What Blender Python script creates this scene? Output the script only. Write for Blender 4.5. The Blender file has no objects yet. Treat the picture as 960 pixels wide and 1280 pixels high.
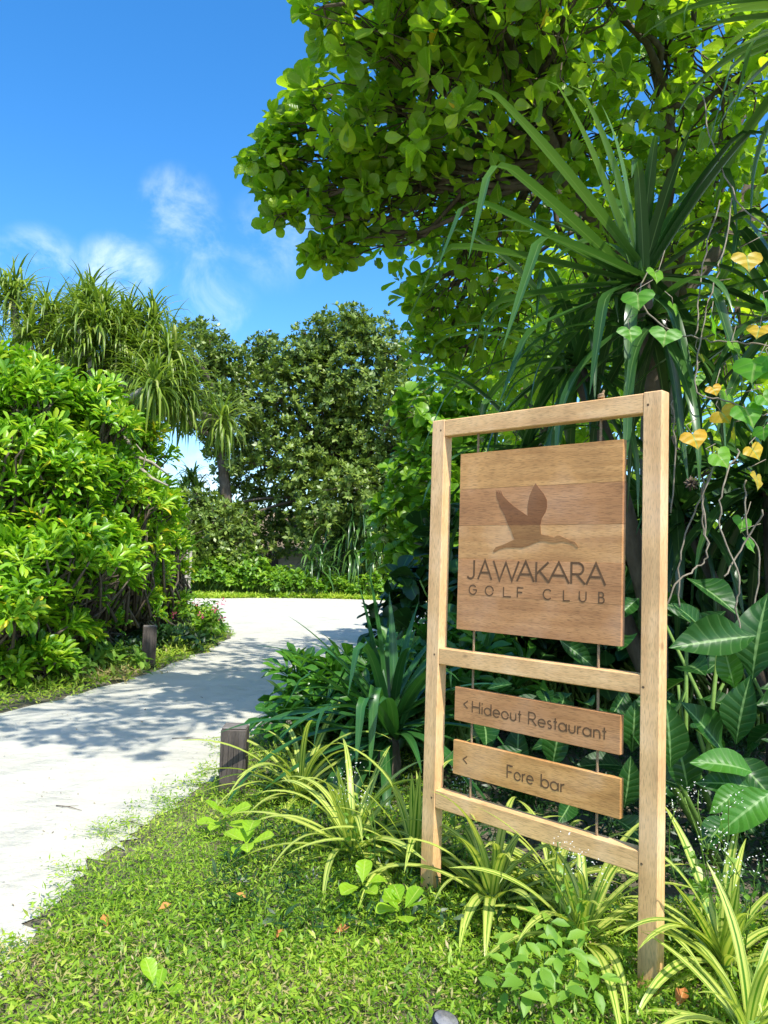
import bpy, math, random
import numpy as np
from mathutils import Matrix, Vector

SC = bpy.context.scene
COL = SC.collection
R = math.radians
random.seed(7)
rng = np.random.default_rng(11)

# ------------------------------------------------------------------ camera
CAM_Z, FPX, TILT, ROLL = 1.29, 983.85, 0.0598, 0.0305
_right = np.array([1.0, 0, 0]); _fwd = np.array([0, math.cos(TILT), math.sin(TILT)]); _up = np.array([0, -math.sin(TILT), math.cos(TILT)])
CR = _right*math.cos(ROLL) + _up*math.sin(ROLL)
CU = _up*math.cos(ROLL) - _right*math.sin(ROLL)
CF = _fwd
CC = np.array([0, 0, CAM_Z])
camd = bpy.data.cameras.new('camera')
cam = bpy.data.objects.new('camera', camd); COL.objects.link(cam)
camd.sensor_fit = 'VERTICAL'; camd.sensor_height = 36.0; camd.lens = FPX/1280*36.0
camd.clip_start = 0.05; camd.clip_end = 2000
cam.matrix_world = Matrix(((CR[0], CU[0], -CF[0], 0), (CR[1], CU[1], -CF[1], 0), (CR[2], CU[2], -CF[2], CAM_Z), (0, 0, 0, 1)))
SC.camera = cam

# ------------------------------------------------------------------ light
SUN = Vector((0.255, -0.50, 0.828)).normalized()
SUN_EL = math.asin(SUN.z); SUN_AZ = math.atan2(SUN.x, SUN.y)
sd = bpy.data.lights.new('sun', 'SUN'); sd.energy = 2.85; sd.angle = R(0.55); sd.color = (1.0, 0.955, 0.88)
so = bpy.data.objects.new('sun', sd); COL.objects.link(so)
so.rotation_euler = (-SUN).to_track_quat('-Z', 'Y').to_euler()
so.location = (6, -3, 12)
SC.view_settings.view_transform = 'Standard'; SC.view_settings.look = 'None'
SC.view_settings.exposure = 1.18; SC.view_settings.gamma = 1.0
SC.view_settings.use_curve_mapping = False
SC.cycles.use_denoising = True
SC.cycles.max_bounces = 8; SC.cycles.transmission_bounces = 5; SC.cycles.diffuse_bounces = 5
SC.cycles.sample_clamp_indirect = 6.0

def pxdir(px, py):
    d = CF + CR*((px-480)/FPX) - CU*((py-640)/FPX)
    return d/np.linalg.norm(d)
def at(px, py, Y):
    d = pxdir(px, py); return CC + d*(Y/d[1])
def ground(px, py, z=0.0):
    d = pxdir(px, py); return CC + d*((z-CAM_Z)/d[2])

world = bpy.data.worlds.new('World'); SC.world = world; world.use_nodes = True
wt = world.node_tree; wn = wt.nodes; wl = wt.links; wn.clear()
def WN(t, **k):
    n = wn.new(t)
    for a, b in k.items(): setattr(n, a, b)
    return n
wo = WN('ShaderNodeOutputWorld'); bg = WN('ShaderNodeBackground'); bg.inputs[1].default_value = 0.15
wl.new(bg.outputs[0], wo.inputs[0])
sky = WN('ShaderNodeTexSky', sky_type='NISHITA', sun_disc=False, sun_elevation=SUN_EL, sun_rotation=SUN_AZ,
         altitude=0.0, air_density=0.9, dust_density=1.0, ozone_density=2.2)
hs = WN('ShaderNodeHueSaturation'); hs.inputs['Saturation'].default_value = 1.37; hs.inputs['Value'].default_value = 0.95
wl.new(sky.outputs[0], hs.inputs['Color'])
tc = WN('ShaderNodeTexCoord')
nz = WN('ShaderNodeTexNoise'); nz.inputs['Scale'].default_value = 13.0; nz.inputs['Detail'].default_value = 9; nz.inputs['Roughness'].default_value = 0.62; nz.inputs['Distortion'].default_value = 0.35
wl.new(tc.outputs['Generated'], nz.inputs['Vector'])
acc = None
# small fair-weather clouds low in the sky: direction, inner/outer radius in degrees, strength
CLOUDS = [((150, 352), 0.6, 3.6, 0.62), ((48, 345), 0.6, 3.6, 0.5), ((222, 262), 0.2, 3.2, 0.36), ((258, 300), 0.2, 2.2, 0.3), ((345, 300), 0.5, 4.0, 0.22),
          ((250, 385), 0.5, 4.5, 0.3), ((210, 590), 1.0, 9, 0.55), ((-420, 420), 2, 11, 0.9), ((1500, 420), 2, 12, 0.9), ((2600, 300), 3, 14, 0.8)]
for (px, py), r0, r1, st in CLOUDS:
    d = pxdir(px, py)
    dot = WN('ShaderNodeVectorMath', operation='DOT_PRODUCT'); dot.inputs[1].default_value = tuple(d)
    wl.new(tc.outputs['Generated'], dot.inputs[0])
    mr = WN('ShaderNodeMapRange', interpolation_type='SMOOTHSTEP')
    mr.inputs['From Min'].default_value = math.cos(R(r1)); mr.inputs['From Max'].default_value = math.cos(R(r0))
    mr.inputs['To Min'].default_value = 0; mr.inputs['To Max'].default_value = st
    wl.new(dot.outputs['Value'], mr.inputs['Value'])
    if acc is None: acc = mr.outputs[0]
    else:
        mx = WN('ShaderNodeMath', operation='MAXIMUM'); wl.new(acc, mx.inputs[0]); wl.new(mr.outputs[0], mx.inputs[1]); acc = mx.outputs[0]
nr = WN('ShaderNodeMapRange', interpolation_type='SMOOTHSTEP'); nr.inputs['From Min'].default_value = 0.38; nr.inputs['From Max'].default_value = 0.74
wl.new(nz.outputs[0], nr.inputs['Value'])
mm = WN('ShaderNodeMath', operation='MULTIPLY'); wl.new(acc, mm.inputs[0]); wl.new(nr.outputs[0], mm.inputs[1])
mixc = WN('ShaderNodeMix', data_type='RGBA'); mixc.inputs[7].default_value = (4.6, 5.0, 5.6, 1)
wl.new(mm.outputs[0], mixc.inputs[0]); wl.new(hs.outputs[0], mixc.inputs[6]); wl.new(mixc.outputs[2], bg.inputs[0])

# ------------------------------------------------------------------ materials
def newmat(name):
    m = bpy.data.materials.new(name); m.use_nodes = True
    nt = m.node_tree; nt.nodes.clear()
    return m, nt
def N(nt, t, **k):
    n = nt.nodes.new(t)
    for a, b in k.items(): setattr(n, a, b)
    return n
def ramp(nt, stops, src, interp='LINEAR'):
    r = N(nt, 'ShaderNodeValToRGB'); cr = r.color_ramp; cr.interpolation = interp
    while len(cr.elements) < len(stops): cr.elements.new(0.5)
    for e, (p, c) in zip(cr.elements, stops): e.position = p; e.color = (*c, 1)
    nt.links.new(src, r.inputs[0]); return r
def math_(nt, op, a, b=None, clamp=False):
    n = N(nt, 'ShaderNodeMath', operation=op); n.use_clamp = clamp
    for i, v in enumerate((a, b)):
        if v is None: continue
        if isinstance(v, (int, float)): n.inputs[i].default_value = v
        else: nt.links.new(v, n.inputs[i])
    return n.outputs[0]
def mixrgb(nt, f, a, b, mode='MIX'):
    n = N(nt, 'ShaderNodeMix', data_type='RGBA', blend_type=mode)
    for i, v in ((0, f), (6, a), (7, b)):
        if isinstance(v, (int, float)): n.inputs[i].default_value = v
        elif isinstance(v, tuple): n.inputs[i].default_value = (*v, 1)
        else: nt.links.new(v, n.inputs[i])
    return n.outputs[2]

def leafmat(name, stops, vein=None, nlat=0, rough=0.4, transl=0.32, tgain=(1.7, 1.75, 0.9), spec=0.45, stripe=None, spot=0.0):
    """leaf: colour from the per-leaf tint, midrib and side veins from the leaf's own (u, v)"""
    m, nt = newmat(name); L = nt.links
    at_ = N(nt, 'ShaderNodeAttribute', attribute_name='luv'); sp = N(nt, 'ShaderNodeSeparateXYZ'); L.new(at_.outputs['Vector'], sp.inputs[0])
    u, v, t = sp.outputs
    oi = N(nt, 'ShaderNodeObjectInfo')
    t2 = math_(nt, 'ADD', t, math_(nt, 'MULTIPLY', math_(nt, 'SUBTRACT', oi.outputs['Random'], 0.5), 0.12), True)
    col = ramp(nt, stops, t2).outputs[0]
    au = math_(nt, 'ABSOLUTE', u)
    if stripe:   # variegated blade: cream bands along the leaf beside a green middle and green margins
        (cream, bands) = stripe
        nn = N(nt, 'ShaderNodeTexNoise', noise_dimensions='2D'); nn.inputs['Scale'].default_value = 3.5; nn.inputs['Detail'].default_value = 2
        cb = N(nt, 'ShaderNodeCombineXYZ'); L.new(math_(nt, 'ADD', u, math_(nt, 'MULTIPLY', t, 37.0)), cb.inputs[0]); L.new(math_(nt, 'MULTIPLY', v, 0.25), cb.inputs[1])
        L.new(cb.outputs[0], nn.inputs['Vector'])
        x = math_(nt, 'ADD', au, math_(nt, 'MULTIPLY', math_(nt, 'SUBTRACT', nn.outputs[0], 0.5), 0.55))
        f = ramp(nt, bands, x).outputs[0]
        col = mixrgb(nt, f, col, cream)
    if vein:
        mid = ramp(nt, [(0.0, (1, 1, 1)), (0.045, (1, 1, 1)), (0.085, (0, 0, 0))], au).outputs[0]
        f = math_(nt, 'MULTIPLY', mid, 0.7)
        if nlat:
            w = math_(nt, 'SINE', math_(nt, 'MULTIPLY', math_(nt, 'SUBTRACT', v, math_(nt, 'MULTIPLY', au, 0.16)), nlat*6.283))
            lat = math_(nt, 'MULTIPLY', math_(nt, 'POWER', math_(nt, 'MAXIMUM', w, 0.0), 14.0), 0.2)
            f = math_(nt, 'MAXIMUM', f, lat)
        col = mixrgb(nt, f, col, vein)
    if spot:
        g = N(nt, 'ShaderNodeNewGeometry'); ns = N(nt, 'ShaderNodeTexNoise'); ns.inputs['Scale'].default_value = 55; L.new(g.outputs['Position'], ns.inputs['Vector'])
        sm = ramp(nt, [(0.66, (0, 0, 0)), (0.74, (1, 1, 1))], ns.outputs[0]).outputs[0]
        col = mixrgb(nt, math_(nt, 'MULTIPLY', sm, spot), col, (0.18, 0.11, 0.03))
    p = N(nt, 'ShaderNodeBsdfPrincipled'); L.new(col, p.inputs['Base Color']); p.inputs['Roughness'].default_value = rough
    p.inputs['Specular IOR Level'].default_value = spec
    if nlat:
        h = math_(nt, 'SINE', math_(nt, 'MULTIPLY', math_(nt, 'SUBTRACT', v, math_(nt, 'MULTIPLY', au, 0.16)), nlat*6.283))
        b = N(nt, 'ShaderNodeBump'); b.inputs['Strength'].default_value = 0.14; b.inputs['Distance'].default_value = 0.01
        L.new(math_(nt, 'MULTIPLY', h, -1.0), b.inputs['Height']); L.new(b.outputs[0], p.inputs['Normal'])
    tr = N(nt, 'ShaderNodeBsdfTranslucent'); L.new(mixrgb(nt, 1.0, col, tgain, 'MULTIPLY'), tr.inputs['Color'])
    mx = N(nt, 'ShaderNodeMixShader'); mx.inputs[0].default_value = transl
    L.new(p.outputs[0], mx.inputs[1]); L.new(tr.outputs[0], mx.inputs[2])
    o = N(nt, 'ShaderNodeOutputMaterial'); L.new(mx.outputs[0], o.inputs[0]); m.diffuse_color = (*stops[1][1], 1)
    return m

YEL = (0.62, 0.42, 0.03)
M_almond = leafmat('sea_almond_leaf', [(0, (.09, .19, .01)), (.5, (.21, .35, .02)), (.9, (.4, .52, .03)), (.965, (.42, .52, .03)), (.98, YEL)], vein=(.26, .36, .06), nlat=7, rough=.36, transl=.5, spot=.35, tgain=(2.4, 2.3, .9))
M_scaev = leafmat('sea_lettuce_leaf', [(0, (.07, .21, .01)), (.5, (.21, .42, .014)), (.92, (.42, .55, .03)), (.96, (.3, .48, .03)), (.975, (.65, .55, .03))], vein=(.3, .45, .1), rough=.36, transl=.3)
M_broad = leafmat('broad_shrub_leaf', [(0, (.025, .1, .012)), (.6, (.06, .19, .015)), (1, (.14, .32, .02))], vein=(.16, .3, .08), rough=.32, transl=.25)
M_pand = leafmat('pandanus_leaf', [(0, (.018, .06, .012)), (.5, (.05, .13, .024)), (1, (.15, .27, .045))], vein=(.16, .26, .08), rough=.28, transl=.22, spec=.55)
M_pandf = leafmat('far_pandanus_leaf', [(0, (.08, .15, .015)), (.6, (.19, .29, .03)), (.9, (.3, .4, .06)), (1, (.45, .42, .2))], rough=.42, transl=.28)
M_tree = leafmat('dense_tree_leaf', [(0, (.05, .1, .013)), (.5, (.14, .22, .03)), (1, (.32, .4, .07))], rough=.42, transl=.2, spec=.5)
M_light = leafmat('light_shrub_leaf', [(0, (.06, .15, .01)), (.5, (.14, .3, .015)), (1, (.3, .44, .03))], rough=.45, transl=.33)
M_grape = leafmat('sea_grape_leaf', [(0, (.08, .2, .012)), (.5, (.17, .34, .02)), (1, (.3, .48, .03))], vein=(.25, .4, .1), rough=.38, transl=.35)
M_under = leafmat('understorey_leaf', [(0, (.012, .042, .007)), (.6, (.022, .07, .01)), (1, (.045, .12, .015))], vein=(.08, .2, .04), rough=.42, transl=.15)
M_noni = leafmat('noni_leaf', [(0, (.014, .065, .01)), (.6, (.028, .115, .013)), (1, (.075, .24, .02))], vein=(.25, .42, .14), nlat=8, rough=.42, transl=.25, spec=.35)
M_vine = leafmat('vine_leaf', [(0, (.07, .25, .012)), (.6, (.12, .36, .018)), (.8, (.2, .42, .03)), (.9, (.62, .46, .03)), (1, (.75, .42, .02))], vein=(.35, .5, .12), nlat=4, rough=.45, transl=.45, spot=.2)
M_lily = leafmat('variegated_leaf', [(0, (.07, .2, .015)), (1, (.14, .29, .02))], rough=.36, transl=.3,
                 stripe=((.56, .6, .13), [(0.0, (0, 0, 0)), (.12, (0, 0, 0)), (.24, (1, 1, 1)), (.62, (1, 1, 1)), (.8, (.15, .15, .15)), (1.0, (.8, .8, .8))]))
M_strap = leafmat('dark_strap_leaf', [(0, (.022, .085, .02)), (.6, (.04, .14, .025)), (1, (.085, .22, .03))], vein=(.1, .22, .06), rough=.33, transl=.2, spec=.55)
M_seed = leafmat('seedling_leaf', [(0, (.2, .4, .015)), (1, (.36, .55, .03))], vein=(.5, .6, .12), nlat=5, rough=.38, transl=.38)
M_grass = leafmat('grass_blade', [(0, (.09, .21, .012)), (.5, (.28, .44, .03)), (.8, (.5, .58, .08)), (.9, (.42, .38, .13)), (1, (.5, .4, .2))], rough=.48, transl=.35, spec=.4)
M_weed = leafmat('weed_leaf', [(0, (.09, .22, .02)), (.5, (.17, .33, .03)), (1, (.3, .44, .06))], rough=.5, transl=.33)
M_dry = leafmat('fallen_leaf', [(0, (.45, .16, .04)), (1, (.6, .3, .06))], vein=(.6, .4, .15), nlat=5, rough=.6, transl=.2)
M_litter = leafmat('litter_bit', [(0, (.06, .045, .03)), (.6, (.2, .14, .07)), (1, (.36, .25, .1))], rough=.8, transl=.1)
M_petalw = leafmat('white_petal', [(0, (.75, .75, .68)), (1, (.85, .85, .8))], rough=.6, transl=.3, tgain=(1, 1, 1))
M_petalp = leafmat('pink_petal', [(0, (.55, .05, .14)), (1, (.7, .14, .25))], rough=.6, transl=.3, tgain=(1, 1, 1))

def plainmat(name, c1, c2, scale=6.0, rough=0.8, bump=0.3, stretch=(1, 1, 1), dist=0.01, coords='Object', spec=.3):
    m, nt = newmat(name); L = nt.links
    t = N(nt, 'ShaderNodeTexCoord'); mp = N(nt, 'ShaderNodeMapping'); mp.inputs['Scale'].default_value = stretch
    L.new(t.outputs[coords], mp.inputs[0])
    n = N(nt, 'ShaderNodeTexNoise'); n.inputs['Scale'].default_value = scale; n.inputs['Detail'].default_value = 8; n.inputs['Roughness'].default_value = .62
    L.new(mp.outputs[0], n.inputs['Vector'])
    c = ramp(nt, [(.3, c1), (.7, c2)], n.outputs[0]).outputs[0]
    p = N(nt, 'ShaderNodeBsdfPrincipled'); L.new(c, p.inputs['Base Color']); p.inputs['Roughness'].default_value = rough; p.inputs['Specular IOR Level'].default_value = spec
    b = N(nt, 'ShaderNodeBump'); b.inputs['Strength'].default_value = bump; b.inputs['Distance'].default_value = dist
    L.new(n.outputs[0], b.inputs['Height']); L.new(b.outputs[0], p.inputs['Normal'])
    o = N(nt, 'ShaderNodeOutputMaterial'); L.new(p.outputs[0], o.inputs[0])
    return m
M_bark = plainmat('bark', (.07, .052, .035), (.17, .14, .1), 14, .85, .6, (1, 1, .4), .02)
M_twig = plainmat('twig_bark', (.07, .05, .03), (.16, .12, .08), 30, .8, .3)
M_pale = plainmat('pale_trunk', (.26, .22, .17), (.5, .45, .36), 9, .85, .5, (1, 1, 2.2), .02)
M_stem = plainmat('green_stem', (.1, .2, .03), (.2, .32, .06), 20, .6, .1)
M_root = plainmat('vine_stem', (.16, .13, .09), (.32, .28, .2), 30, .8, .2)
M_soil = plainmat('soil', (.085, .075, .05), (.19, .165, .11), 5, .95, .25, (1, 1, 1), .012)
M_thatch = plainmat('thatch', (.2, .15, .09), (.4, .31, .2), 22, .95, .8, (3, 3, .6), .05)
M_hutw = plainmat('hut_plaster', (.42, .37, .28), (.55, .48, .37), 6, .9, .3)
M_rope = plainmat('rope', (.2, .13, .07), (.42, .3, .17), 140, .95, .5, (1, 1, .6), .003)
M_black = plainmat('black_metal', (.008, .008, .009), (.02, .02, .022), 30, .32, .08, spec=.5)
M_glass = plainmat('dusty_lens', (.12, .12, .12), (.34, .34, .33), 40, .3, .05, spec=.5)
M_peg = plainmat('wood_plug', (.1, .06, .03), (.2, .12, .06), 60, .7, .2)

def woodmat(name, light, dark, axis, rough=.55, rings=1.0, burn=None):
    """sawn timber: fibres and growth bands drawn out along the board's own axis"""
    m, nt = newmat(name); L = nt.links
    t = N(nt, 'ShaderNodeTexCoord'); oi = N(nt, 'ShaderNodeObjectInfo')
    off = N(nt, 'ShaderNodeVectorMath', operation='SCALE'); off.inputs[0].default_value = (3.1, 2.3, 4.7); L.new(oi.outputs['Random'], off.inputs['Scale'])
    add = N(nt, 'ShaderNodeVectorMath', operation='ADD'); L.new(t.outputs['Object'], add.inputs[0]); L.new(off.outputs[0], add.inputs[1])
    mp = N(nt, 'ShaderNodeMapping'); s = [1, 1, 1]; s[axis] = 0.07; mp.inputs['Scale'].default_value = s; L.new(add.outputs[0], mp.inputs[0])
    n1 = N(nt, 'ShaderNodeTexNoise'); n1.inputs['Scale'].default_value = 34*rings; n1.inputs['Detail'].default_value = 5; n1.inputs['Distortion'].default_value = .6; L.new(mp.outputs[0], n1.inputs['Vector'])
    mp2 = N(nt, 'ShaderNodeMapping'); s2 = [1, 1, 1]; s2[axis] = 0.09; mp2.inputs['Scale'].default_value = s2; L.new(add.outputs[0], mp2.inputs[0])
    n2 = N(nt, 'ShaderNodeTexNoise'); n2.inputs['Scale'].default_value = 420; n2.inputs['Detail'].default_value = 3; L.new(mp2.outputs[0], n2.inputs['Vector'])
    n3 = N(nt, 'ShaderNodeTexNoise'); n3.inputs['Scale'].default_value = 5; n3.inputs['Detail'].default_value = 4; L.new(add.outputs[0], n3.inputs['Vector'])
    c = ramp(nt, [(.3, dark), (.62, light)], n1.outputs[0]).outputs[0]
    f = ramp(nt, [(.36, (1, 1, 1)), (.5, (0, 0, 0))], n2.outputs[0]).outputs[0]
    c = mixrgb(nt, math_(nt, 'MULTIPLY', f, .55), c, tuple(x*.52 for x in dark))
    bl = ramp(nt, [(.35, (.8, .78, .75)), (.65, (1.08, 1.07, 1.05))], n3.outputs[0]).outputs[0]
    c = mixrgb(nt, 1.0, c, bl, 'MULTIPLY')
    kv = N(nt, 'ShaderNodeTexVoronoi'); kv.inputs['Scale'].default_value = 5.5; mk = N(nt, 'ShaderNodeMapping'); s4 = [1.6, 1, 1.6]; s4[axis] = .8; mk.inputs['Scale'].default_value = s4
    L.new(add.outputs[0], mk.inputs[0]); L.new(mk.outputs[0], kv.inputs['Vector'])
    kn = ramp(nt, [(.03, (1, 1, 1)), (.075, (0, 0, 0))], kv.outputs['Distance']).outputs[0]
    c = mixrgb(nt, math_(nt, 'MULTIPLY', kn, .65), c, tuple(x*.35 for x in dark))
    gy = ramp(nt, [(.5, (0, 0, 0)), (.7, (1, 1, 1))], n3.outputs[0]).outputs[0]
    c = mixrgb(nt, math_(nt, 'MULTIPLY', gy, .18), c, tuple(sum(light)/3*k for k in (1.0, .9, .78)))
    if burn: c = mixrgb(nt, 1.0, c, burn, 'MULTIPLY')
    p = N(nt, 'ShaderNodeBsdfPrincipled'); L.new(c, p.inputs['Base Color']); p.inputs['Roughness'].default_value = rough; p.inputs['Specular IOR Level'].default_value = .35
    b = N(nt, 'ShaderNodeBump'); b.inputs['Strength'].default_value = .35; b.inputs['Distance'].default_value = .002
    L.new(n2.outputs[0], b.inputs['Height']); L.new(b.outputs[0], p.inputs['Normal'])
    o = N(nt, 'ShaderNodeOutputMaterial'); L.new(p.outputs[0], o.inputs[0]); return m
M_wpost = woodmat('teak_upright', (.93, .575, .265), (.77, .44, .19), 2)
M_wrail = woodmat('teak_rail', (.93, .57, .255), (.77, .435, .18), 0)
M_plankA = woodmat('plank_golden', (.74, .385, .13), (.56, .27, .082), 0, .5)
M_plankB = woodmat('plank_brown', (.6, .285, .108), (.48, .215, .076), 0, .5)
M_plankC = woodmat('plank_honey', (.73, .385, .14), (.55, .262, .088), 0, .5)
M_plankD = woodmat('plank_tan', (.65, .315, .125), (.5, .225, .082), 0, .5)
M_plankE = woodmat('plank_nut', (.62, .3, .115), (.47, .21, .075), 0, .5)
M_birdB = woodmat('burnt_wood_brown', (.6, .285, .108), (.48, .215, .076), 0, .6, 1, (.5, .43, .37))
M_birdC = woodmat('burnt_wood_honey', (.73, .385, .14), (.55, .262, .088), 0, .6, 1, (.58, .53, .47))
M_burn = plainmat('burnt_lettering', (.1, .05, .02), (.17, .09, .04), 60, .75, .1)
M_dark = woodmat('weathered_post', (.115, .095, .08), (.05, .042, .036), 2, .85)
M_darkcap = plainmat('weathered_post_top', (.12, .105, .09), (.22, .2, .175), 30, .9, .4)

def sandmat():
    m, nt = newmat('coral_sand'); L = nt.links
    g = N(nt, 'ShaderNodeNewGeometry')
    n = N(nt, 'ShaderNodeTexNoise'); n.inputs['Scale'].default_value = 1.4; n.inputs['Detail'].default_value = 10; n.inputs['Roughness'].default_value = .65; L.new(g.outputs['Position'], n.inputs['Vector'])
    n2 = N(nt, 'ShaderNodeTexNoise'); n2.inputs['Scale'].default_value = 90; n2.inputs['Detail'].default_value = 4; L.new(g.outputs['Position'], n2.inputs['Vector'])
    c = ramp(nt, [(.3, (.50, .48, .385)), (.7, (.58, .56, .46))], n.outputs[0]).outputs[0]
    sp = ramp(nt, [(.7, (0, 0, 0)), (.78, (1, 1, 1))], n2.outputs[0]).outputs[0]
    c = mixrgb(nt, math_(nt, 'MULTIPLY', sp, .35), c, (.4, .34, .25))
    mp = N(nt, 'ShaderNodeMapping'); mp.inputs['Rotation'].default_value = (0, 0, .5); mp.inputs['Scale'].default_value = (.35, 3.2, 1); L.new(g.outputs['Position'], mp.inputs[0])
    n3 = N(nt, 'ShaderNodeTexNoise'); n3.inputs['Scale'].default_value = 2.2; n3.inputs['Detail'].default_value = 5; L.new(mp.outputs[0], n3.inputs['Vector'])
    vo = N(nt, 'ShaderNodeTexVoronoi', feature='SMOOTH_F1'); vo.inputs['Scale'].default_value = 2.6; vo.inputs['Randomness'].default_value = 1.0
    wv = N(nt, 'ShaderNodeVectorMath', operation='ADD'); L.new(g.outputs['Position'], wv.inputs[0]); L.new(n.outputs['Color'], wv.inputs[1]); L.new(wv.outputs[0], vo.inputs['Vector'])
    n4 = N(nt, 'ShaderNodeTexNoise'); n4.inputs['Scale'].default_value = .55; n4.inputs['Detail'].default_value = 6; n4.inputs['Roughness'].default_value = .7; L.new(g.outputs['Position'], n4.inputs['Vector'])
    st = ramp(nt, [(.55, (0, 0, 0)), (.72, (1, 1, 1))], n4.outputs[0]).outputs[0]
    c = mixrgb(nt, math_(nt, 'MULTIPLY', st, .25), c, (.40, .36, .27))
    h0 = math_(nt, 'MULTIPLY', vo.outputs['Distance'], .9)
    h = math_(nt, 'ADD', math_(nt, 'ADD', h0, n.outputs[0]), math_(nt, 'ADD', math_(nt, 'MULTIPLY', n2.outputs[0], .08), math_(nt, 'MULTIPLY', n3.outputs[0], .18)))
    b = N(nt, 'ShaderNodeBump'); b.inputs['Strength'].default_value = .75; b.inputs['Distance'].default_value = .07; L.new(h, b.inputs['Height'])
    p = N(nt, 'ShaderNodeBsdfPrincipled'); L.new(c, p.inputs['Base Color']); p.inputs['Roughness'].default_value = .95; p.inputs['Specular IOR Level'].default_value = .15
    L.new(b.outputs[0], p.inputs['Normal']); o = N(nt, 'ShaderNodeOutputMaterial'); L.new(p.outputs[0], o.inputs[0]); return m
M_sand = sandmat()

# ------------------------------------------------------------------ mesh helpers
def norm(a): return a/np.maximum(np.linalg.norm(a, axis=-1, keepdims=True), 1e-9)

class Acc:
    """collects vertices, leaf coordinates and faces; build() links them as ONE mesh"""
    def __init__(s): s.V = []; s.L = []; s.F = []; s.n = 0
    def raw(s, V, L, F):
        V = np.asarray(V, float).reshape(-1, 3); s.V.append(V); s.L.append(np.asarray(L, float).reshape(-1, 3)); s.F.append(np.asarray(F, int)+s.n); s.n += len(V)
    def inst(s, tp, T, B, S, tint):
        V, L, F = tp; k, n = len(T), len(V)
        if k == 0: return
        P = np.einsum('nj,kjc->knc', V, B)*S[:, None, None]+T[:, None, :]
        LL = np.broadcast_to(L, (k, n, 3)).copy(); LL[:, :, 2] = tint[:, None]
        FF = F[None]+(np.arange(k)*n)[:, None, None]
        s.raw(P.reshape(-1, 3), LL.reshape(-1, 3), FF.reshape(-1, 4))
    def tube(s, pts, rad, seg=6, t=0.5):
        pts = np.asarray(pts, float); k = len(pts); rad = np.broadcast_to(np.asarray(rad, float), (k,))
        tg = norm(np.gradient(pts, axis=0)); ref = np.array([0.3, 0.2, 1.0]) if abs(tg[:, 2]).mean() < .8 else np.array([1.0, .2, 0])
        a = norm(np.cross(tg, ref)); b = np.cross(tg, a)
        th = np.arange(seg)*2*np.pi/seg
        P = pts[:, None]+(a[:, None]*np.cos(th)[None, :, None]+b[:, None]*np.sin(th)[None, :, None])*rad[:, None, None]
        L = np.zeros((k, seg, 3)); L[..., 1] = np.linspace(0, 1, k)[:, None]; L[..., 2] = t; L[..., 0] = .5
        i, j = np.meshgrid(np.arange(k-1), np.arange(seg), indexing='ij')
        F = np.stack([i*seg+j, i*seg+(j+1) % seg, (i+1)*seg+(j+1) % seg, (i+1)*seg+j], -1).reshape(-1, 4)
        s.raw(P, L, F)
        c = s.n; s.raw([pts[0], pts[-1]], [[.5, 0, t]]*2, np.zeros((0, 4), int))
        cap = [[c, c-k*seg+(jj+1) % seg, c-k*seg+jj, c] for jj in range(seg)]+[[c+1, c-seg+jj, c-seg+(jj+1) % seg, c+1] for jj in range(seg)]
        s.F.append(np.array(cap)); return s
    def mesh(s, name, mat):
        me = bpy.data.meshes.new(name)
        V = np.concatenate(s.V); L = np.concatenate(s.L); F = np.concatenate(s.F)
        tri = (F[:, 0] == F[:, 3]); cnt = np.where(tri, 3, 4)
        idx = F.ravel()[np.arange(F.size).reshape(-1, 4)[:, :].ravel()]
        keep = np.ones_like(F, bool); keep[tri, 3] = False
        idx = F[keep]
        me.vertices.add(len(V)); me.vertices.foreach_set('co', V.ravel())
        me.loops.add(len(idx)); me.loops.foreach_set('vertex_index', idx.astype(np.int32))
        me.polygons.add(len(F)); st = np.concatenate([[0], np.cumsum(cnt)[:-1]]).astype(np.int32)
        me.polygons.foreach_set('loop_start', st)
        me.polygons.foreach_set('use_smooth', np.ones(len(F), bool))
        at_ = me.attributes.new('luv', 'FLOAT_VECTOR', 'POINT'); at_.data.foreach_set('vector', L.astype(np.float32).ravel())
        me.update(calc_edges=True); me.materials.append(mat); return me
    def build(s, name, mat, parent=None, kind=None, world=False):
        """vertices are world coordinates when world=True: shifted into the parent's frame"""
        if world and parent is not None:
            off = np.array(parent_loc(parent)); s.V = [v-off for v in s.V]
        return link(name, s.mesh(name, mat), parent, kind)
def parent_loc(p):
    v = np.zeros(3)
    while p is not None: v = v+np.array(p.location); p = p.parent
    return v
def link(name, me, parent=None, kind=None):
    o = bpy.data.objects.new(name, me); COL.objects.link(o)
    if parent is not None: o.parent = parent
    if kind: o['kind'] = kind
    return o
def thing(name, label, cat, loc, group=None, rotz=0.0):
    o = bpy.data.objects.new(name, None); COL.objects.link(o); o.empty_display_size = .1
    o.location = tuple(float(x) for x in loc); o.rotation_euler = (0, 0, rotz); o['label'] = label; o['category'] = cat
    if group: o['group'] = group
    return o
def tag(o, label, cat, group=None):
    o['label'] = label; o['category'] = cat
    if group: o['group'] = group
    return o

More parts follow.
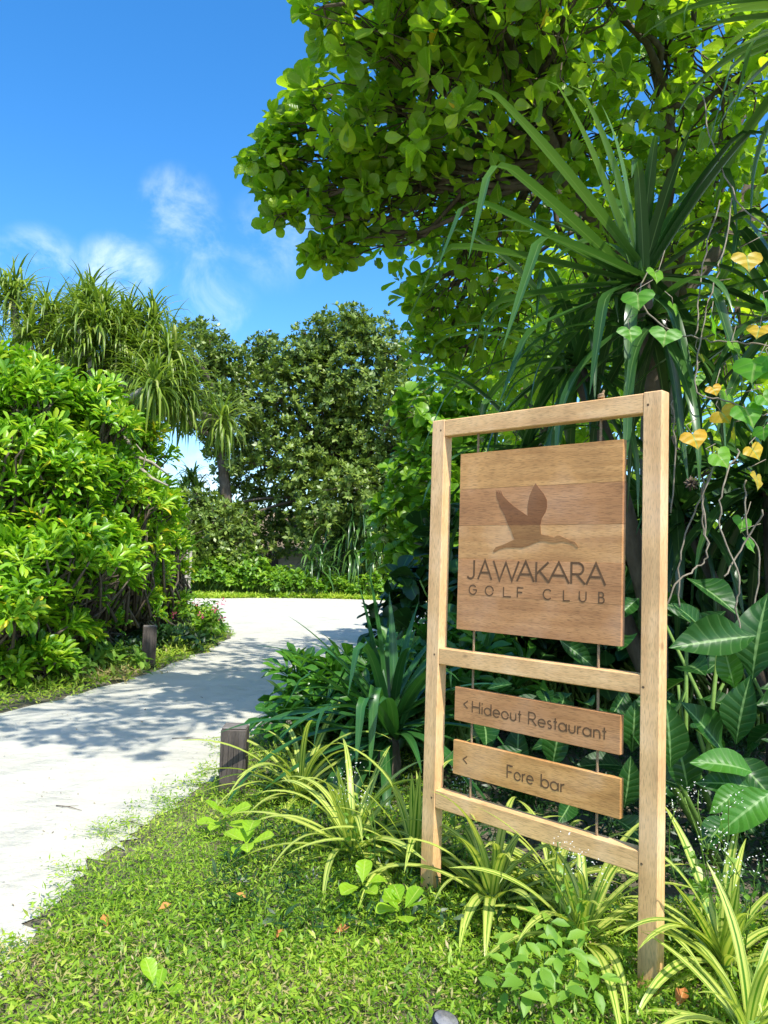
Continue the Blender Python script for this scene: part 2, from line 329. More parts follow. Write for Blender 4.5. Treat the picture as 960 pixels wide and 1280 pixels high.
def leaf_tp(nv, nu, wf, width, cup=0.0, droop=0.0, wave=0.0, fold=0.0):
    """leaf of length 1 along +Y, facing +Z"""
    v = np.linspace(0, 1, nv+1)
    if nv >= 5: v = v+.07*np.sin(v*np.pi)
    u = np.linspace(-1, 1, nu+1)
    W = np.array([max(wf(x), 0.01) for x in v])*width*.5
    X = u[None, :]*W[:, None]; Y = np.broadcast_to(v[:, None], X.shape).copy()
    Z = np.abs(X)*fold+cup*(X/width*2)**2*width - droop*Y**2 + wave*np.sin(v*9)[:, None]*u[None, :]**2*width*np.sign(u)[None, :]
    V = np.stack([X, Y, Z], -1).reshape(-1, 3)
    L = np.stack([np.broadcast_to(u, X.shape), Y, np.zeros_like(X)], -1).reshape(-1, 3)
    i, j = np.meshgrid(np.arange(nv), np.arange(nu), indexing='ij'); q = nu+1
    F = np.stack([i*q+j, i*q+j+1, (i+1)*q+j+1, (i+1)*q+j], -1).reshape(-1, 4)
    return V, L, F
def prof(*pts):
    xs, ys = zip(*pts); return lambda x: float(np.interp(x, xs, ys))
P_obov = prof((0, .06), (.08, .11), (.2, .36), (.35, .68), (.5, .9), (.62, 1), (.75, 1), (.86, .86), (.93, .66), (.97, .46), (1, .14))
P_spat = prof((0, .16), (.2, .24), (.5, .66), (.72, 1), (.86, .92), (.95, .6), (1, .14))
P_ell = prof((0, .04), (.06, .12), (.2, .62), (.42, 1), (.62, .93), (.8, .6), (.93, .2), (1, .01))
P_round = prof((0, .3), (.12, .72), (.35, .98), (.55, 1), (.78, .82), (.93, .45), (1, .06))
P_lanc = prof((0, .2), (.3, 1), (.65, .75), (1, .02))
T_obov = [leaf_tp(8, 2, P_obov, .7, .12, .1, 0, .12), leaf_tp(8, 2, P_obov, .76, .2, .2, .03, .05), leaf_tp(8, 2, P_obov, .64, .05, .02, -.03, .2)]
T_spat = [leaf_tp(5, 2, P_spat, .27, .2, .25, 0, .2), leaf_tp(5, 2, P_spat, .31, .3, .4, 0, .25), leaf_tp(5, 2, P_spat, .32, .1, .05, 0, .3)]
T_noni = [leaf_tp(10, 6, P_ell, .52, .22, .22, .04, .12), leaf_tp(10, 6, P_ell, .56, .15, .35, .06, .18), leaf_tp(10, 6, P_ell, .48, .3, .1, -.05, .1)]
T_grape = [leaf_tp(6, 2, P_round, .95, .12, .1, 0, .1), leaf_tp(6, 2, P_round, 1.0, .2, .2, 0, .05)]
T_small = [leaf_tp(2, 1, prof((0, .1), (.5, 1), (1, .1)), .55, 0, .25), leaf_tp(2, 1, prof((0, .1), (.55, 1), (1, .1)), .62, 0, -.12)]
T_mid = [leaf_tp(3, 2, P_ell, .5, .15, .2, 0, .2), leaf_tp(3, 2, P_ell, .55, .1, .35, 0, .15)]
T_lanc = [leaf_tp(2, 1, P_lanc, .34, 0, .3), leaf_tp(2, 1, P_lanc, .42, 0, .6), leaf_tp(2, 1, P_lanc, .16, 0, -.1)]
def heart_tp(seed):
    r = np.random.default_rng(seed); n = 20; th = np.linspace(0, 2*np.pi, n, endpoint=False)
    rim = []
    for a in th:
        x = .5*math.sin(a)**3*1.15; y = .42*(0.8125*math.cos(a)-.3125*math.cos(2*a)-.125*math.cos(3*a)-.0625*math.cos(4*a)) 
        rim.append((x*1.0, .37-y, 0))
    rim = np.array(rim); rim[:, 1] -= .13
    c = np.array([0, .3, 0]); rings = [c+(rim-c)*k for k in (.02, .36, .7, 1)]
    V = np.concatenate(rings); V[:, 2] = -.22*(V[:, 0]**2)*2+.25*np.abs(V[:, 0])-.3*np.maximum(V[:, 1]-.2, 0)**2+.03*np.sin(V[:, 1]*14+seed)*np.abs(V[:, 0])*2
    L = np.stack([V[:, 0]/.5, np.clip(V[:, 1], 0, 1), np.zeros(len(V))], -1)
    F = [[k*n+j, k*n+(j+1) % n, (k+1)*n+(j+1) % n, (k+1)*n+j] for k in range(3) for j in range(n)]
    return V, L, np.array(F)
T_heart = [heart_tp(1), heart_tp(2), heart_tp(3)]

def basis(D, Nn):
    y = norm(D); x = norm(np.cross(y, Nn)); z = np.cross(x, y); return np.stack([x, y, z], 1)
def rvec(n): return norm(rng.normal(size=(n, 3)))

def project(P):
    d = P-CC; z = d@CF; z = np.where(np.abs(z) < 1e-6, 1e-6, z)
    return 480+FPX*(d@CR)/z, 640-FPX*(d@CU)/z, z

def emit(root, tps, T, D, Nn, S, tint, mat, nobj, nm='leaf', rest='foliage', variants=6):
    """leaves of one plant: those that show largest become parts of their own, the others one joined part"""
    T = np.asarray(T); k = len(T); B = basis(D, Nn); ty = rng.integers(0, len(tps), k)
    px, py, z = project(T); ins = (px > -20) & (px < 980) & (py > -20) & (py < 1300) & (z > .2)
    order = np.argsort(np.where(ins, 0, 1e6)+z-S*6*0)
    sel = np.zeros(k, bool); sel[order[:nobj]] = True; sel &= ins
    off = parent_loc(root)
    if sel.any():
        qs = np.quantile(tint, np.linspace(0.5/variants, 1-.5/variants, variants)); qs[-1] = tint.max()
        cache = {}
        for i in np.nonzero(sel)[0]:
            q = int(np.argmin(np.abs(qs-tint[i]))); key = (int(ty[i]), q)
            if key not in cache:
                V, L, F = tps[key[0]]; a = Acc(); L2 = L.copy(); L2[:, 2] = qs[q]; a.raw(V, L2, F); cache[key] = a.mesh(nm, mat)
            o = bpy.data.objects.new(nm, cache[key]); o.parent = root
            M = np.eye(4); M[:3, :3] = B[i].T*S[i]; M[:3, 3] = T[i]-off
            o.matrix_basis = Matrix(M.tolist()); COL.objects.link(o)
    if (~sel).any():
        a = Acc()
        for q in range(len(tps)):
            mk = (~sel) & (ty == q); a.inst(tps[q], T[mk], B[mk], S[mk], tint[mk])
        a.build(rest, mat, root, 'stuff', True)

def strap(base, az, p0, length, width, droop, power=1.6, kink=None, kang=-70, n=14, fold=.35, tint=.5, azw=0.0, taper=.25, twist=0.0):
    """one long sword-shaped leaf: returns vertices, leaf coordinates, faces"""
    ts = np.linspace(0, 1, n+1); ds = length/n; p = np.array(base, float); P = [p.copy()]; dirs = []; azs = []
    for i in range(n):
        t = ts[i]; pit = p0-droop*t**power
        if kink is not None and t > kink: pit = pit+(R(kang)-pit)*min(1, (t-kink)/.12)
        pit = max(pit, R(-86)); a = az+azw*t
        d = np.array([math.cos(pit)*math.cos(a), math.cos(pit)*math.sin(a), math.sin(pit)]); dirs.append(d); azs.append(a); p = p+d*ds; P.append(p.copy())
    dirs.append(dirs[-1]); azs.append(azs[-1]); P = np.array(P); dirs = np.array(dirs); azs = np.array(azs)
    side = np.stack([np.sin(azs), -np.cos(azs), np.zeros(n+1)], -1); nr = np.cross(side, dirs)
    tw = twist*ts[:, None]; s2 = side*np.cos(tw)+nr*np.sin(tw); n2 = nr*np.cos(tw)-side*np.sin(tw)
    w = width*.5*np.interp(ts, [0, .08, .3, .62, .85, 1], [.75, .85, 1, .82, .42, .03])
    up = n2*(w*fold)[:, None]
    V = np.stack([P-s2*w[:, None]+up, P, P+s2*w[:, None]+up], 1).reshape(-1, 3)
    L = np.zeros((n+1, 3, 3)); L[:, :, 0] = [-1, 0, 1]; L[:, :, 1] = ts[:, None]; L[:, :, 2] = tint
    i, j = np.meshgrid(np.arange(n), np.arange(2), indexing='ij')
    F = np.stack([i*3+j, i*3+j+1, (i+1)*3+j+1, (i+1)*3+j], -1).reshape(-1, 4)
    return V, L.reshape(-1, 3), F

def strap_obj(root, args, mat, name='leaf'):
    a = Acc(); a.raw(*args); return a.build(name, mat, root, None, True)

def box(a, x0, x1, y0, y1, z0, z1, bev=0.0):
    """chamfered box"""
    V = []; b = bev
    xs = ((x0, 1), (x1, -1)); ys = ((y0, 1), (y1, -1)); zs = ((z0, 1), (z1, -1))
    if b <= 0:
        V = [(x, y, z) for x in (x0, x1) for y in (y0, y1) for z in (z0, z1)]
        F = [(0, 1, 3, 2), (4, 6, 7, 5), (0, 4, 5, 1), (2, 3, 7, 6), (0, 2, 6, 4), (1, 5, 7, 3)]
        a.raw(V, np.zeros((8, 3)), F); return
    idx = {}
    for ix, (x, sx) in enumerate(xs):
        for iy, (y, sy) in enumerate(ys):
            for iz, (z, sz) in enumerate(zs):
                for k, p in enumerate(((x, y+sy*b, z+sz*b), (x+sx*b, y, z+sz*b), (x+sx*b, y+sy*b, z))):
                    idx[ix, iy, iz, k] = len(V); V.append(p)
    F = []
    o4 = ((0, 0), (0, 1), (1, 1), (1, 0))
    for s in (0, 1):
        F.append([idx[s, i, j, 0] for i, j in o4]); F.append([idx[i, s, j, 1] for i, j in o4]); F.append([idx[i, j, s, 2] for i, j in o4])
    for i in (0, 1):
        for j in (0, 1):
            F.append([idx[i, j, 0, 0], idx[i, j, 1, 0], idx[i, j, 1, 1], idx[i, j, 0, 1]])
            F.append([idx[i, 0, j, 0], idx[i, 1, j, 0], idx[i, 1, j, 2], idx[i, 0, j, 2]])
            F.append([idx[0, i, j, 1], idx[1, i, j, 1], idx[1, i, j, 2], idx[0, i, j, 2]])
            for k in (0, 1): F.append([idx[i, j, k, 0], idx[i, j, k, 1], idx[i, j, k, 2], idx[i, j, k, 0]])
    a.raw(V, np.zeros((len(V), 3)), F)
def flat(o):
    me = o.data; import bmesh
    bm = bmesh.new(); bm.from_mesh(me); bmesh.ops.recalc_face_normals(bm, faces=bm.faces[:])
    for f in bm.faces: f.smooth = False
    bm.to_mesh(me); bm.free(); return o

# ------------------------------------------------------------------ ground and path
def poly_sheet(name, pts, z, mat, kind='structure'):
    import bmesh
    bm = bmesh.new(); vs = [bm.verts.new((p[0], p[1], z)) for p in pts]; f = bm.faces.new(vs); f.normal_update()
    if f.normal.z < 0: f.normal_flip()
    bmesh.ops.triangulate(bm, faces=bm.faces[:]); me = bpy.data.meshes.new(name); bm.to_mesh(me); bm.free(); me.materials.append(mat)
    for p in me.polygons:
        pass
    return link(name, me, None, kind)
poly_sheet('ground', [(-600, -300), (600, -300), (600, 900), (-600, 900)], 0.0, M_soil)

def smooth_line(pts, per=8, jit=.03):
    P = np.array(pts, float); out = []
    for i in range(len(P)-1):
        p0, p1, p2, p3 = P[max(i-1, 0)], P[i], P[i+1], P[min(i+2, len(P)-1)]
        for k in range(per):
            t = k/per; out.append(.5*((2*p1)+(-p0+p2)*t+(2*p0-5*p1+4*p2-p3)*t*t+(-p0+3*p1-3*p2+p3)*t**3))
    out.append(P[-1]); out = np.array(out); out += rng.normal(size=out.shape)*jit; return out
G2 = lambda px, py: ground(px, py)[:2]
edgeR = [(-2.2, -2.5), (-1.75, .6), G2(-60, 1262), G2(10, 1203), G2(62, 1135), G2(112, 1082), G2(165, 1046), G2(215, 1008), G2(252, 984), G2(290, 950), G2(345, 890), (-.5, 8.3), (.2, 11.5), (1.6, 14.5), (4.5, 16.3), (30, 18)]
edgeL = [(-30, 19.3), G2(60, 762), G2(215, 757), G2(243, 758), G2(262, 768), G2(284, 786), G2(287, 797), G2(262, 811), G2(200, 837), G2(100, 867), G2(0, 892), G2(-140, 925), (-6.5, 4.2), (-12, 3.0)]
farE = [(30, 30), (8, 26), G2(530, 752), G2(380, 748), G2(240, 748), G2(100, 745), (-30, 24)]
eR = smooth_line(edgeR); eL = smooth_line(edgeL); fE = smooth_line(farE, 4, .05)
path = poly_sheet('sand_path', np.concatenate([eR, fE, eL, [(-12, -2.5)]]), .006, M_sand)

def inpoly(P, poly):
    x, y = P[:, 0], P[:, 1]; r = np.zeros(len(P), bool); q = np.asarray(poly); n = len(q)
    for i in range(n):
        x0, y0 = q[i]; x1, y1 = q[(i+1) % n]
        c = ((y0 > y) != (y1 > y)); r ^= c & (x < (x1-x0)*(y-y0)/((y1-y0) if y1 != y0 else 1e-9)+x0)
    return r
PATH = np.concatenate([eR, fE, eL, [(-12, -2.5)]])

# ------------------------------------------------------------------ the sign
SX, SY, SYAW = .1825, 3.1223, -.7835
SU = np.array([math.cos(SYAW), math.sin(SYAW), 0]); SB = np.array([-math.sin(SYAW), math.cos(SYAW), 0])
SW, PW, PD = .9602, .0643, .05
sign = thing('sign_stand', 'tall pale teak frame of two posts and three rails standing among variegated plants', 'sign stand', (SX, SY, 0), None, SYAW)
for x0 in (0, SW-PW):
    a = Acc(); box(a, x0, x0+PW, 0, PD, -.25, 1.848 if x0 else 1.8475, .003); flat(a.build('post', M_wpost, sign))
for zt, zb in ((1.8455, 1.781), (.953, .891), (.4136, .3453)):
    a = Acc(); box(a, PW-.0005, SW-PW+.0005, .0015, PD-.002, zb, zt, .003); flat(a.build('rail', M_wrail, sign))
for u, z in ((.0457, 1.8054), (.9129, 1.8056), (.0431, .926), (.9068, .9161), (.048, .3802), (.9077, .3779)):
    a = Acc(); a.tube([(u, -.0006, z), (u, .006, z)], .0042, 10); flat(a.build('wood_plug', M_peg, sign))
BF, BT = .013, .024            # board front face, thickness
b0, b1 = .1396, .8222
board = thing('sign_board', 'large square plank sign with a flying bird and golf club name', 'sign board', (SX, SY, 0), None, SYAW)
zc = [1.705, 1.567, 1.4275, 1.3, 1.165, 1.0324]
for k, m in enumerate((M_plankA, M_plankB, M_plankC, M_plankD, M_plankE)):
    a = Acc(); box(a, b0+.0006*(k % 2), b1-.0005*((k+1) % 2), BF+.0003*(k % 3), BF+BT-.0003*(k % 2), zc[k+1]+.0001, zc[k]-.0001, .0006); flat(a.build('plank', m, board))
hb = thing('direction_board', 'upper narrow wooden board engraved Hideout Restaurant with an arrow', 'direction board', (SX, SY, 0), 'direction boards hung in the frame', SYAW)
a = Acc(); box(a, .1399, .8243, BF, BF+.022, .689, .8142, .0012); flat(a.build('board', M_plankE, hb))
fb = thing('direction_board', 'lower narrow wooden board engraved Fore bar with an arrow', 'direction board', (SX, SY, 0), 'direction boards hung in the frame', SYAW)
a = Acc(); box(a, .1385, .8265, BF, BF+.022, .489, .615, .0012); flat(a.build('board', M_plankA, fb))

def ribbon(a, pts, t, y, depth=.0012, closed=False):
    """a stroke of constant width t lying on the board"""
    P = np.array(pts, float); n = len(P)
    if closed: d = norm(np.roll(P, -1, 0)-np.roll(P, 1, 0))
    else:
        d = np.zeros_like(P); sg = norm(P[1:]-P[:-1]); d[0] = sg[0]; d[-1] = sg[-1]; d[1:-1] = norm(sg[1:]+sg[:-1])
    nn = np.stack([-d[:, 1], d[:, 0]], -1); k = np.ones(n)
    if not closed and n > 2: k[1:-1] = 1/np.maximum((nn[1:-1]*np.stack([-sg[:-1, 1], sg[:-1, 0]], -1)).sum(1), .45)
    A = P+nn*(t/2*k)[:, None]; Bq = P-nn*(t/2*k)[:, None]
    V = np.concatenate([np.stack([A[:, 0], np.full(n, y), A[:, 1]], -1), np.stack([Bq[:, 0], np.full(n, y), Bq[:, 1]], -1),
                        np.stack([A[:, 0], np.full(n, y+depth), A[:, 1]], -1), np.stack([Bq[:, 0], np.full(n, y+depth), Bq[:, 1]], -1)])
    F = []
    for i in range(n if closed else n-1):
        j = (i+1) % n; F += [(i, j, n+j, n+i), (i, 2*n+i, 2*n+j, j), (n+i, n+j, 3*n+j, 3*n+i)]
    if not closed: F += [(0, n, 3*n, 2*n), (n-1, 3*n-1, 4*n-1, 2*n-1)]
    a.raw(V, np.zeros((len(V), 3)), F)
def arc(cx, cy, rx, ry, a0, a1, n=14): return [(cx+rx*math.cos(R(x)), cy+ry*math.sin(R(x))) for x in np.linspace(a0, a1, n)]
# each glyph: advance width and strokes, cap height 1, lower-case height .62
xh = .62
GL = {
 'J': (.46, [[(.42, 1), (.42, .28)]+arc(.21, .24, .21, .23, 0, -150)]),
 'A': (.9, [[(0, 0), (.45, 1), (.9, 0)], [(.17, .36), (.73, .36)]]),
 'W': (1.4, [[(0, 1), (.36, 0), (.7, .92), (1.04, 0), (1.4, 1)]]),
 'K': (.72, [[(.03, 1), (.03, 0)], [(.68, 1), (.06, .42)], [(.2, .56), (.72, 0)]]),
 'R': (.72, [[(.03, 0), (.03, 1), (.34, 1)]+arc(.36, .73, .27, .27, 85, -85, 10)+[(.05, .46)], [(.3, .45), (.72, 0)]]),
 'G': (1.1, [arc(.55, .5, .5, .5, 42, 360, 26)+[(.58, .5)]]),
 'O': (1.1, [arc(.55, .5, .52, .5, 0, 342, 26)]), 'L': (.7, [[(.05, 1), (.05, 0), (.65, 0)]]),
 'F': (.62, [[(.04, 0), (.04, 1), (.6, 1)], [(.05, .52), (.5, .52)]]),
 'C': (1.0, [arc(.5, .5, .5, .5, 42, 318, 22)]),
 'U': (.82, [[(.04, 1), (.04, .36)]+arc(.41, .36, .37, .36, 180, 360, 14)+[(.78, 1)]]),
 'B': (.62, [[(.3, 1), (.03, 1), (.03, 0), (.3, 0)]+arc(.33, .27, .27, .27, -85, 85, 10)+[(.05, .54)], [(.3, 1)]+arc(.3, .77, .23, .23, 85, -85, 10)]),
 'H': (.78, [[(.03, 0), (.03, 1)], [(.75, 0), (.75, 1)], [(.04, .52), (.74, .52)]]),
 'i': (.14, [[(.07, 0), (.07, xh)], [(.07, .86), (.07, .96)]]),
 'd': (.68, [arc(.31, .31, .31, .31, 0, 342, 20), [(.64, 1), (.64, 0)]]),
 'b': (.68, [arc(.36, .31, .31, .31, 180, 522, 20), [(.04, 1), (.04, 0)]]),
 'e': (.66, [[(.03, .31), (.63, .31)]+arc(.33, .31, .31, .31, 8, 318, 20)]),
 'o': (.66, [arc(.33, .31, .31, .31, 0, 342, 22)]),
 'u': (.56, [[(.04, xh), (.04, .24)]+arc(.28, .24, .24, .24, 180, 360, 12)+[(.52, xh)]]),
 't': (.3, [[(.15, .92), (.15, 0)], [(.0, xh), (.3, xh)]]),
 's': (.4, [arc(.2, .465, .15, .15, 40, 240, 9)+arc(.2, .155, .16, .155, 70, -140, 10)]),
 'a': (.68, [arc(.31, .31, .31, .31, 0, 342, 20), [(.64, xh), (.64, 0)]]),
 'r': (.32, [[(.04, 0), (.04, xh)], arc(.28, .36, .23, .25, 170, 80, 8)]),
 'n': (.56, [[(.04, 0), (.04, xh)], [(.04, .36)]+arc(.28, .38, .24, .24, 180, 0, 12)+[(.52, 0)]]),
 '<': (.42, [[(.42, .88), (.0, .5), (.42, .12)]]),
}
def letter(parent, ch, u0, width, z0, h, t, kx=None, nm='letter'):
    adv, st = GL[ch]; sx = width/adv if width else h; a = Acc()
    for i, s in enumerate(st): ribbon(a, [(u0+x*sx, z0+y*h) for x, y in s], t, BF-.0007-.00012*i)
    return flat(a.build(nm, M_burn, parent))
for ch, u0, u1 in (('J', .186, .222), ('A', .238, .3014), ('W', .3086, .4216), ('A', .4148, .4872), ('K', .4939, .5489), ('A', .5465, .6284), ('R', .6349, .6897), ('A', .6949, .7649)):
    letter(board, ch, u0, u1-u0, 1.2262, .0705, .0078)
for ch, u0, u1 in (('G', .196, .2345), ('O', .2729, .3116), ('L', .354, .392), ('F', .416, .444), ('C', .527, .562), ('L', .606, .635), ('U', .668, .696), ('B', .741, .762)):
    letter(board, ch, u0, u1-u0, 1.168, .0345, .0045)
def word(parent, s, u0, u1, z0, h, t):
    gap = .15; adv = sum((GL[c][0] if c != ' ' else .32)+gap for c in s)-gap; k = (u1-u0)/adv; x = u0
    for c in s:
        w = GL[c][0] if c != ' ' else .32
        if c != ' ': letter(parent, c, x, w*k, z0, h, t)
        x += (w+gap)*k
letter(hb, '<', .185, .0185, .737, .036, .0045, nm='arrow')
word(hb, 'Hideout', .2246, .445, .7305, .042, .0048); word(hb, 'Restaurant', .4748, .7755, .7285, .042, .0048)
letter(fb, '<', .188, .0185, .5335, .036, .0045, nm='arrow')
word(fb, 'Fore', .388, .5, .526, .044, .0048); word(fb, 'bar', .5306, .624, .526, .044, .0048)
BIRD = [(.313, 1.551), (.317, 1.557), (.328, 1.542), (.324, 1.558), (.339, 1.537), (.333, 1.558), (.345, 1.537), (.368, 1.516), (.395, 1.496), (.43, 1.475), (.455, 1.46), (.454, 1.496), (.462, 1.533), (.475, 1.559), (.486, 1.576), (.501, 1.558), (.522, 1.536), (.534, 1.515), (.535, 1.49), (.53, 1.472), (.515, 1.452), (.509, 1.4275), (.51, 1.423), (.513, 1.394), (.541, 1.389), (.566, 1.383), (.578, 1.389), (.59, 1.389), (.602, 1.384), (.626, 1.375), (.649, 1.368), (.664, 1.351), (.657, 1.348), (.645, 1.36), (.622, 1.366), (.602, 1.37), (.578, 1.365), (.55, 1.366), (.53, 1.37), (.509, 1.37), (.484, 1.362), (.459, 1.352), (.433, 1.346), (.399, 1.346), (.363, 1.346), (.332, 1.338), (.31, 1.327), (.305, 1.332), (.318, 1.347), (.354, 1.357), (.389, 1.371), (.401, 1.375), (.393, 1.388), (.384, 1.41), (.372, 1.4275), (.37, 1.432), (.356, 1.461), (.346, 1.476), (.332, 1.495), (.327, 1.514), (.318, 1.525)]
def clip(poly, zmin=None, zmax=None):
    out = []; n = len(poly)
    f = (lambda p: p[1] >= zmin) if zmin is not None else (lambda p: p[1] <= zmax); zz = zmin if zmin is not None else zmax
    for i in range(n):
        p, q = poly[i], poly[(i+1) % n]
        if f(p): out.append(p)
        if f(p) != f(q): t = (zz-p[1])/(q[1]-p[1]); out.append((p[0]+t*(q[0]-p[0]), zz))
    return out
def slab(pts, y, name, mat, parent, depth=.0012):
    import bmesh
    bm = bmesh.new(); vs = [bm.verts.new((p[0], y, p[1])) for p in pts]; f = bm.faces.new(vs)
    r = bmesh.ops.extrude_face_region(bm, geom=[f]); bmesh.ops.translate(bm, verts=[v for v in r['geom'] if isinstance(v, bmesh.types.BMVert)], vec=(0, depth, 0))
    bmesh.ops.recalc_face_normals(bm, faces=bm.faces[:]); bmesh.ops.triangulate(bm, faces=[f for f in bm.faces if len(f.verts) > 4])
    me = bpy.data.meshes.new(name); bm.to_mesh(me); bm.free(); me.materials.append(mat); return link(name, me, parent)
slab(clip(BIRD, zmin=1.4275), BF-.0007, 'bird_emblem', M_birdB, board); slab(clip(BIRD, zmax=1.4275), BF-.0007, 'bird_emblem', M_birdC, board)
def rope(u, u2, label):
    zs = np.linspace(1.792, .405, 60); k = Acc(); yy = PD*.5
    o = thing('rope', label, 'rope', (SX, SY, 0), 'ropes that carry the boards', SYAW)
    for ph in (0, 2.094, 4.189):
        tt = zs*210+ph
        zz = np.linspace(1.792, .405, 420); tt = zz*300+ph; uu = np.interp(zz, [.4, 1.8], [u2, u])
        k.tube(np.stack([uu+.0024*np.cos(tt), yy+.0024*np.sin(tt), zz], -1), .0026, 4)
    k.build('strand', M_rope, o)
    # knots under and on top of each board
    for zk in (1.712, .45): 
        a = Acc(); a.tube([(np.interp(zk, [.4, 1.8], [u2, u]), yy, zk-.008), (np.interp(zk, [.4, 1.8], [u2, u]), yy, zk), (np.interp(zk, [.4, 1.8], [u2, u]), yy, zk+.008)], [.003, .0055, .003], 6); a.build('knot', M_rope, o)
    if u < .5: return
    a = Acc(); s = np.linspace(0, 12.6, 40)
    a.tube(np.stack([u+.008*np.cos(s), yy+.009*np.sin(s), 1.851+.0011*s], -1), .0042, 5); a.tube([(u, yy, 1.852), (u+.004, yy, 1.868), (u+.012, yy-.003, 1.878)], [.005, .005, .003], 5); a.build('knot', M_rope, o)
rope(.2155, .216, 'twisted brown rope threaded through the arrow end of the boards')
rope(.7336, .7389, 'twisted brown rope threaded through the board ends beside the tall front post')

# ------------------------------------------------------------------ bollards and spotlight
def bollard(loc, w, h, yaw, label):
    o = thing('bollard', label, 'bollard', loc, 'dark wooden bollards along the path', yaw)
    a = Acc(); box(a, -w/2, w/2, -w/2, w/2, -.2, h-.012, .006); flat(a.build('post', M_dark, o))
    a = Acc(); box(a, -w/2+.004, w/2-.004, -w/2+.004, w/2-.004, h-.013, h, .006); flat(a.build('cap', M_darkcap, o))
    a = Acc(); 
    for k in range(5):
        x = -w*.4+k*w*.2; a.tube([(x, -w/2-.0004, h*.3), (x+.004, -w/2-.0004, h*.6), (x+.002, -w/2-.0004, h*.93)], [.0008, .0016, .0008], 4)
    a.build('crack', M_black, o)
g = ground(291, 990); bollard((g[0], g[1], 0), .138, .36, .05, 'square dark wooden bollard beside the sign plants at the near edge of the path')
g = ground(185, 835); bollard((g[0], g[1], 0), .15, .47, .3, 'weathered wooden bollard in the shade under the left shrubs across the path')

g = at(556, 1283, 2.12)
sp = thing('garden_spotlight', 'small black garden spotlight half hidden in grass in front of the sign', 'spotlight', (g[0], g[1], 0))
ax = norm(np.array([.22, -.12, .9])); c0 = np.array([0, 0, g[2]+.005])-ax*.13
a = Acc(); a.tube([c0, c0+ax*.01, c0+ax*.1, c0+ax*.13, c0+ax*.142], [.02, .032, .033, .037, .037], 20); a.build('housing', M_black, sp)
a = Acc(); a.tube([c0+ax*.1425, c0+ax*.145], [.032, .032], 20); a.build('lens', M_glass, sp)
a = Acc(); a.tube([c0+ax*.05+[0, .03, 0], c0+[0, .035, -.03], (0, .02, -.12)], [.006, .007, .004], 6); a.build('stake', M_black, sp)

# ------------------------------------------------------------------ broadleaf trees
def clusters(c, r, n, up=.7, flatz=1.0):
    d = rvec(n); rad = r*(rng.random(n)**.42)[:, None]; P = c+d*rad*np.array([1, 1, flatz])
    A = norm(d*.8+np.array([0, 0, up])+rng.normal(size=(n, 3))*.35); return P, A
def rosettes(P, A, k, lean, smin, smax, t0=.0, t1=.85, jit=.25):
    """k leaves round every branch tip"""
    n = len(P); ref = norm(np.cross(A, rvec(n))); ref2 = np.cross(A, ref)
    ang = (np.arange(k)*2.399)[None]+rng.random((n, 1))*6.28
    rad = ref[:, None]*np.cos(ang)[..., None]+ref2[:, None]*np.sin(ang)[..., None]
    D = norm(rad+A[:, None]*(lean+rng.normal(size=(n, k))*.25)[..., None]+rng.normal(size=(n, k, 3))*jit)
    Nn = norm(A[:, None]+np.array([0, 0, .5])-rad*(lean*.6)+rng.normal(size=(n, k, 3))*jit)
    T = P[:, None]+A[:, None]*(np.arange(k)*.008)[None, :, None]+D*.02
    S = rng.uniform(smin, smax, (n, k)); tn = np.clip(rng.beta(2.2, 2.2, (n, k))*(t1-t0)+t0+rng.normal(size=(n, 1))*.08, 0, .93)
    return T.reshape(-1, 3), D.reshape(-1, 3), Nn.reshape(-1, 3), S.ravel(), tn.ravel()

def limb(a, p, q, r0, r1, n=7, wob=.12, seg=6):
    p, q = np.array(p, float), np.array(q, float); t = np.linspace(0, 1, n)[:, None]
    L = np.linalg.norm(q-p); off = rng.normal(size=(n, 3))*wob*L*.35; off[0] = off[-1] = 0
    off = (off+np.roll(off, 1, 0))*.5; off[0] = off[-1] = 0
    P = p+(q-p)*t+off+np.array([0, 0, .12*L])*(t*(1-t)); a.tube(P, np.linspace(r0, r1, n), seg); return P

# --- the big tree over the right side
bt = thing('sea_almond_tree', 'large leaning tree with big round glossy leaves filling the sky on the right', 'tree', (2.5, 7.0, 0))
clump = [(365, 225, 5.6, .30), (338, 206, 5.7, .17), (322, 212, 5.75, .09), (352, 268, 5.7, .1), (400, 322, 5.75, .08), (378, 118, 5.5, .12), (352, 165, 5.6, .1), (388, 165, 5.5, .33), (402, 262, 5.6, .24), (430, 296, 5.7, .16), (412, 318, 5.7, .12), (350, 240, 5.65, .12),
 (468, 122, 5.0, .42), (492, 50, 4.7, .38), (405, 8, 4.4, .12), (432, 55, 4.6, .14), (440, 222, 5.5, .28), (480, 238, 5.5, .3), (520, 222, 5.4, .3), (455, 190, 5.4, .22), (478, 200, 5.6, .5), (520, 270, 6.0, .5), (540, 100, 4.9, .62), (596, 30, 4.5, .6),
 (620, 180, 5.6, .75), (560, 345, 6.4, .45), (535, 385, 6.7, .28), (540, 440, 6.9, .26), (590, 430, 6.9, .42), (600, 300, 6.2, .65), (640, 420, 6.8, .65), (700, 60, 4.9, .75), (720, 180, 5.7, .8),
 (740, 300, 6.4, .85), (830, 60, 5.1, .8), (850, 180, 5.6, .8), (940, 100, 5.3, .8), (900, 290, 6.2, .85), (980, 300, 5.8, .8), (760, 440, 6.9, .8), (900, 440, 6.6, .8),
 (640, -60, 4.7, .7), (520, -50, 4.6, .55), (790, -60, 5.0, .8), (930, -40, 5.2, .8)]
cl = [(at(px, py, Y), r) for px, py, Y, r in clump]
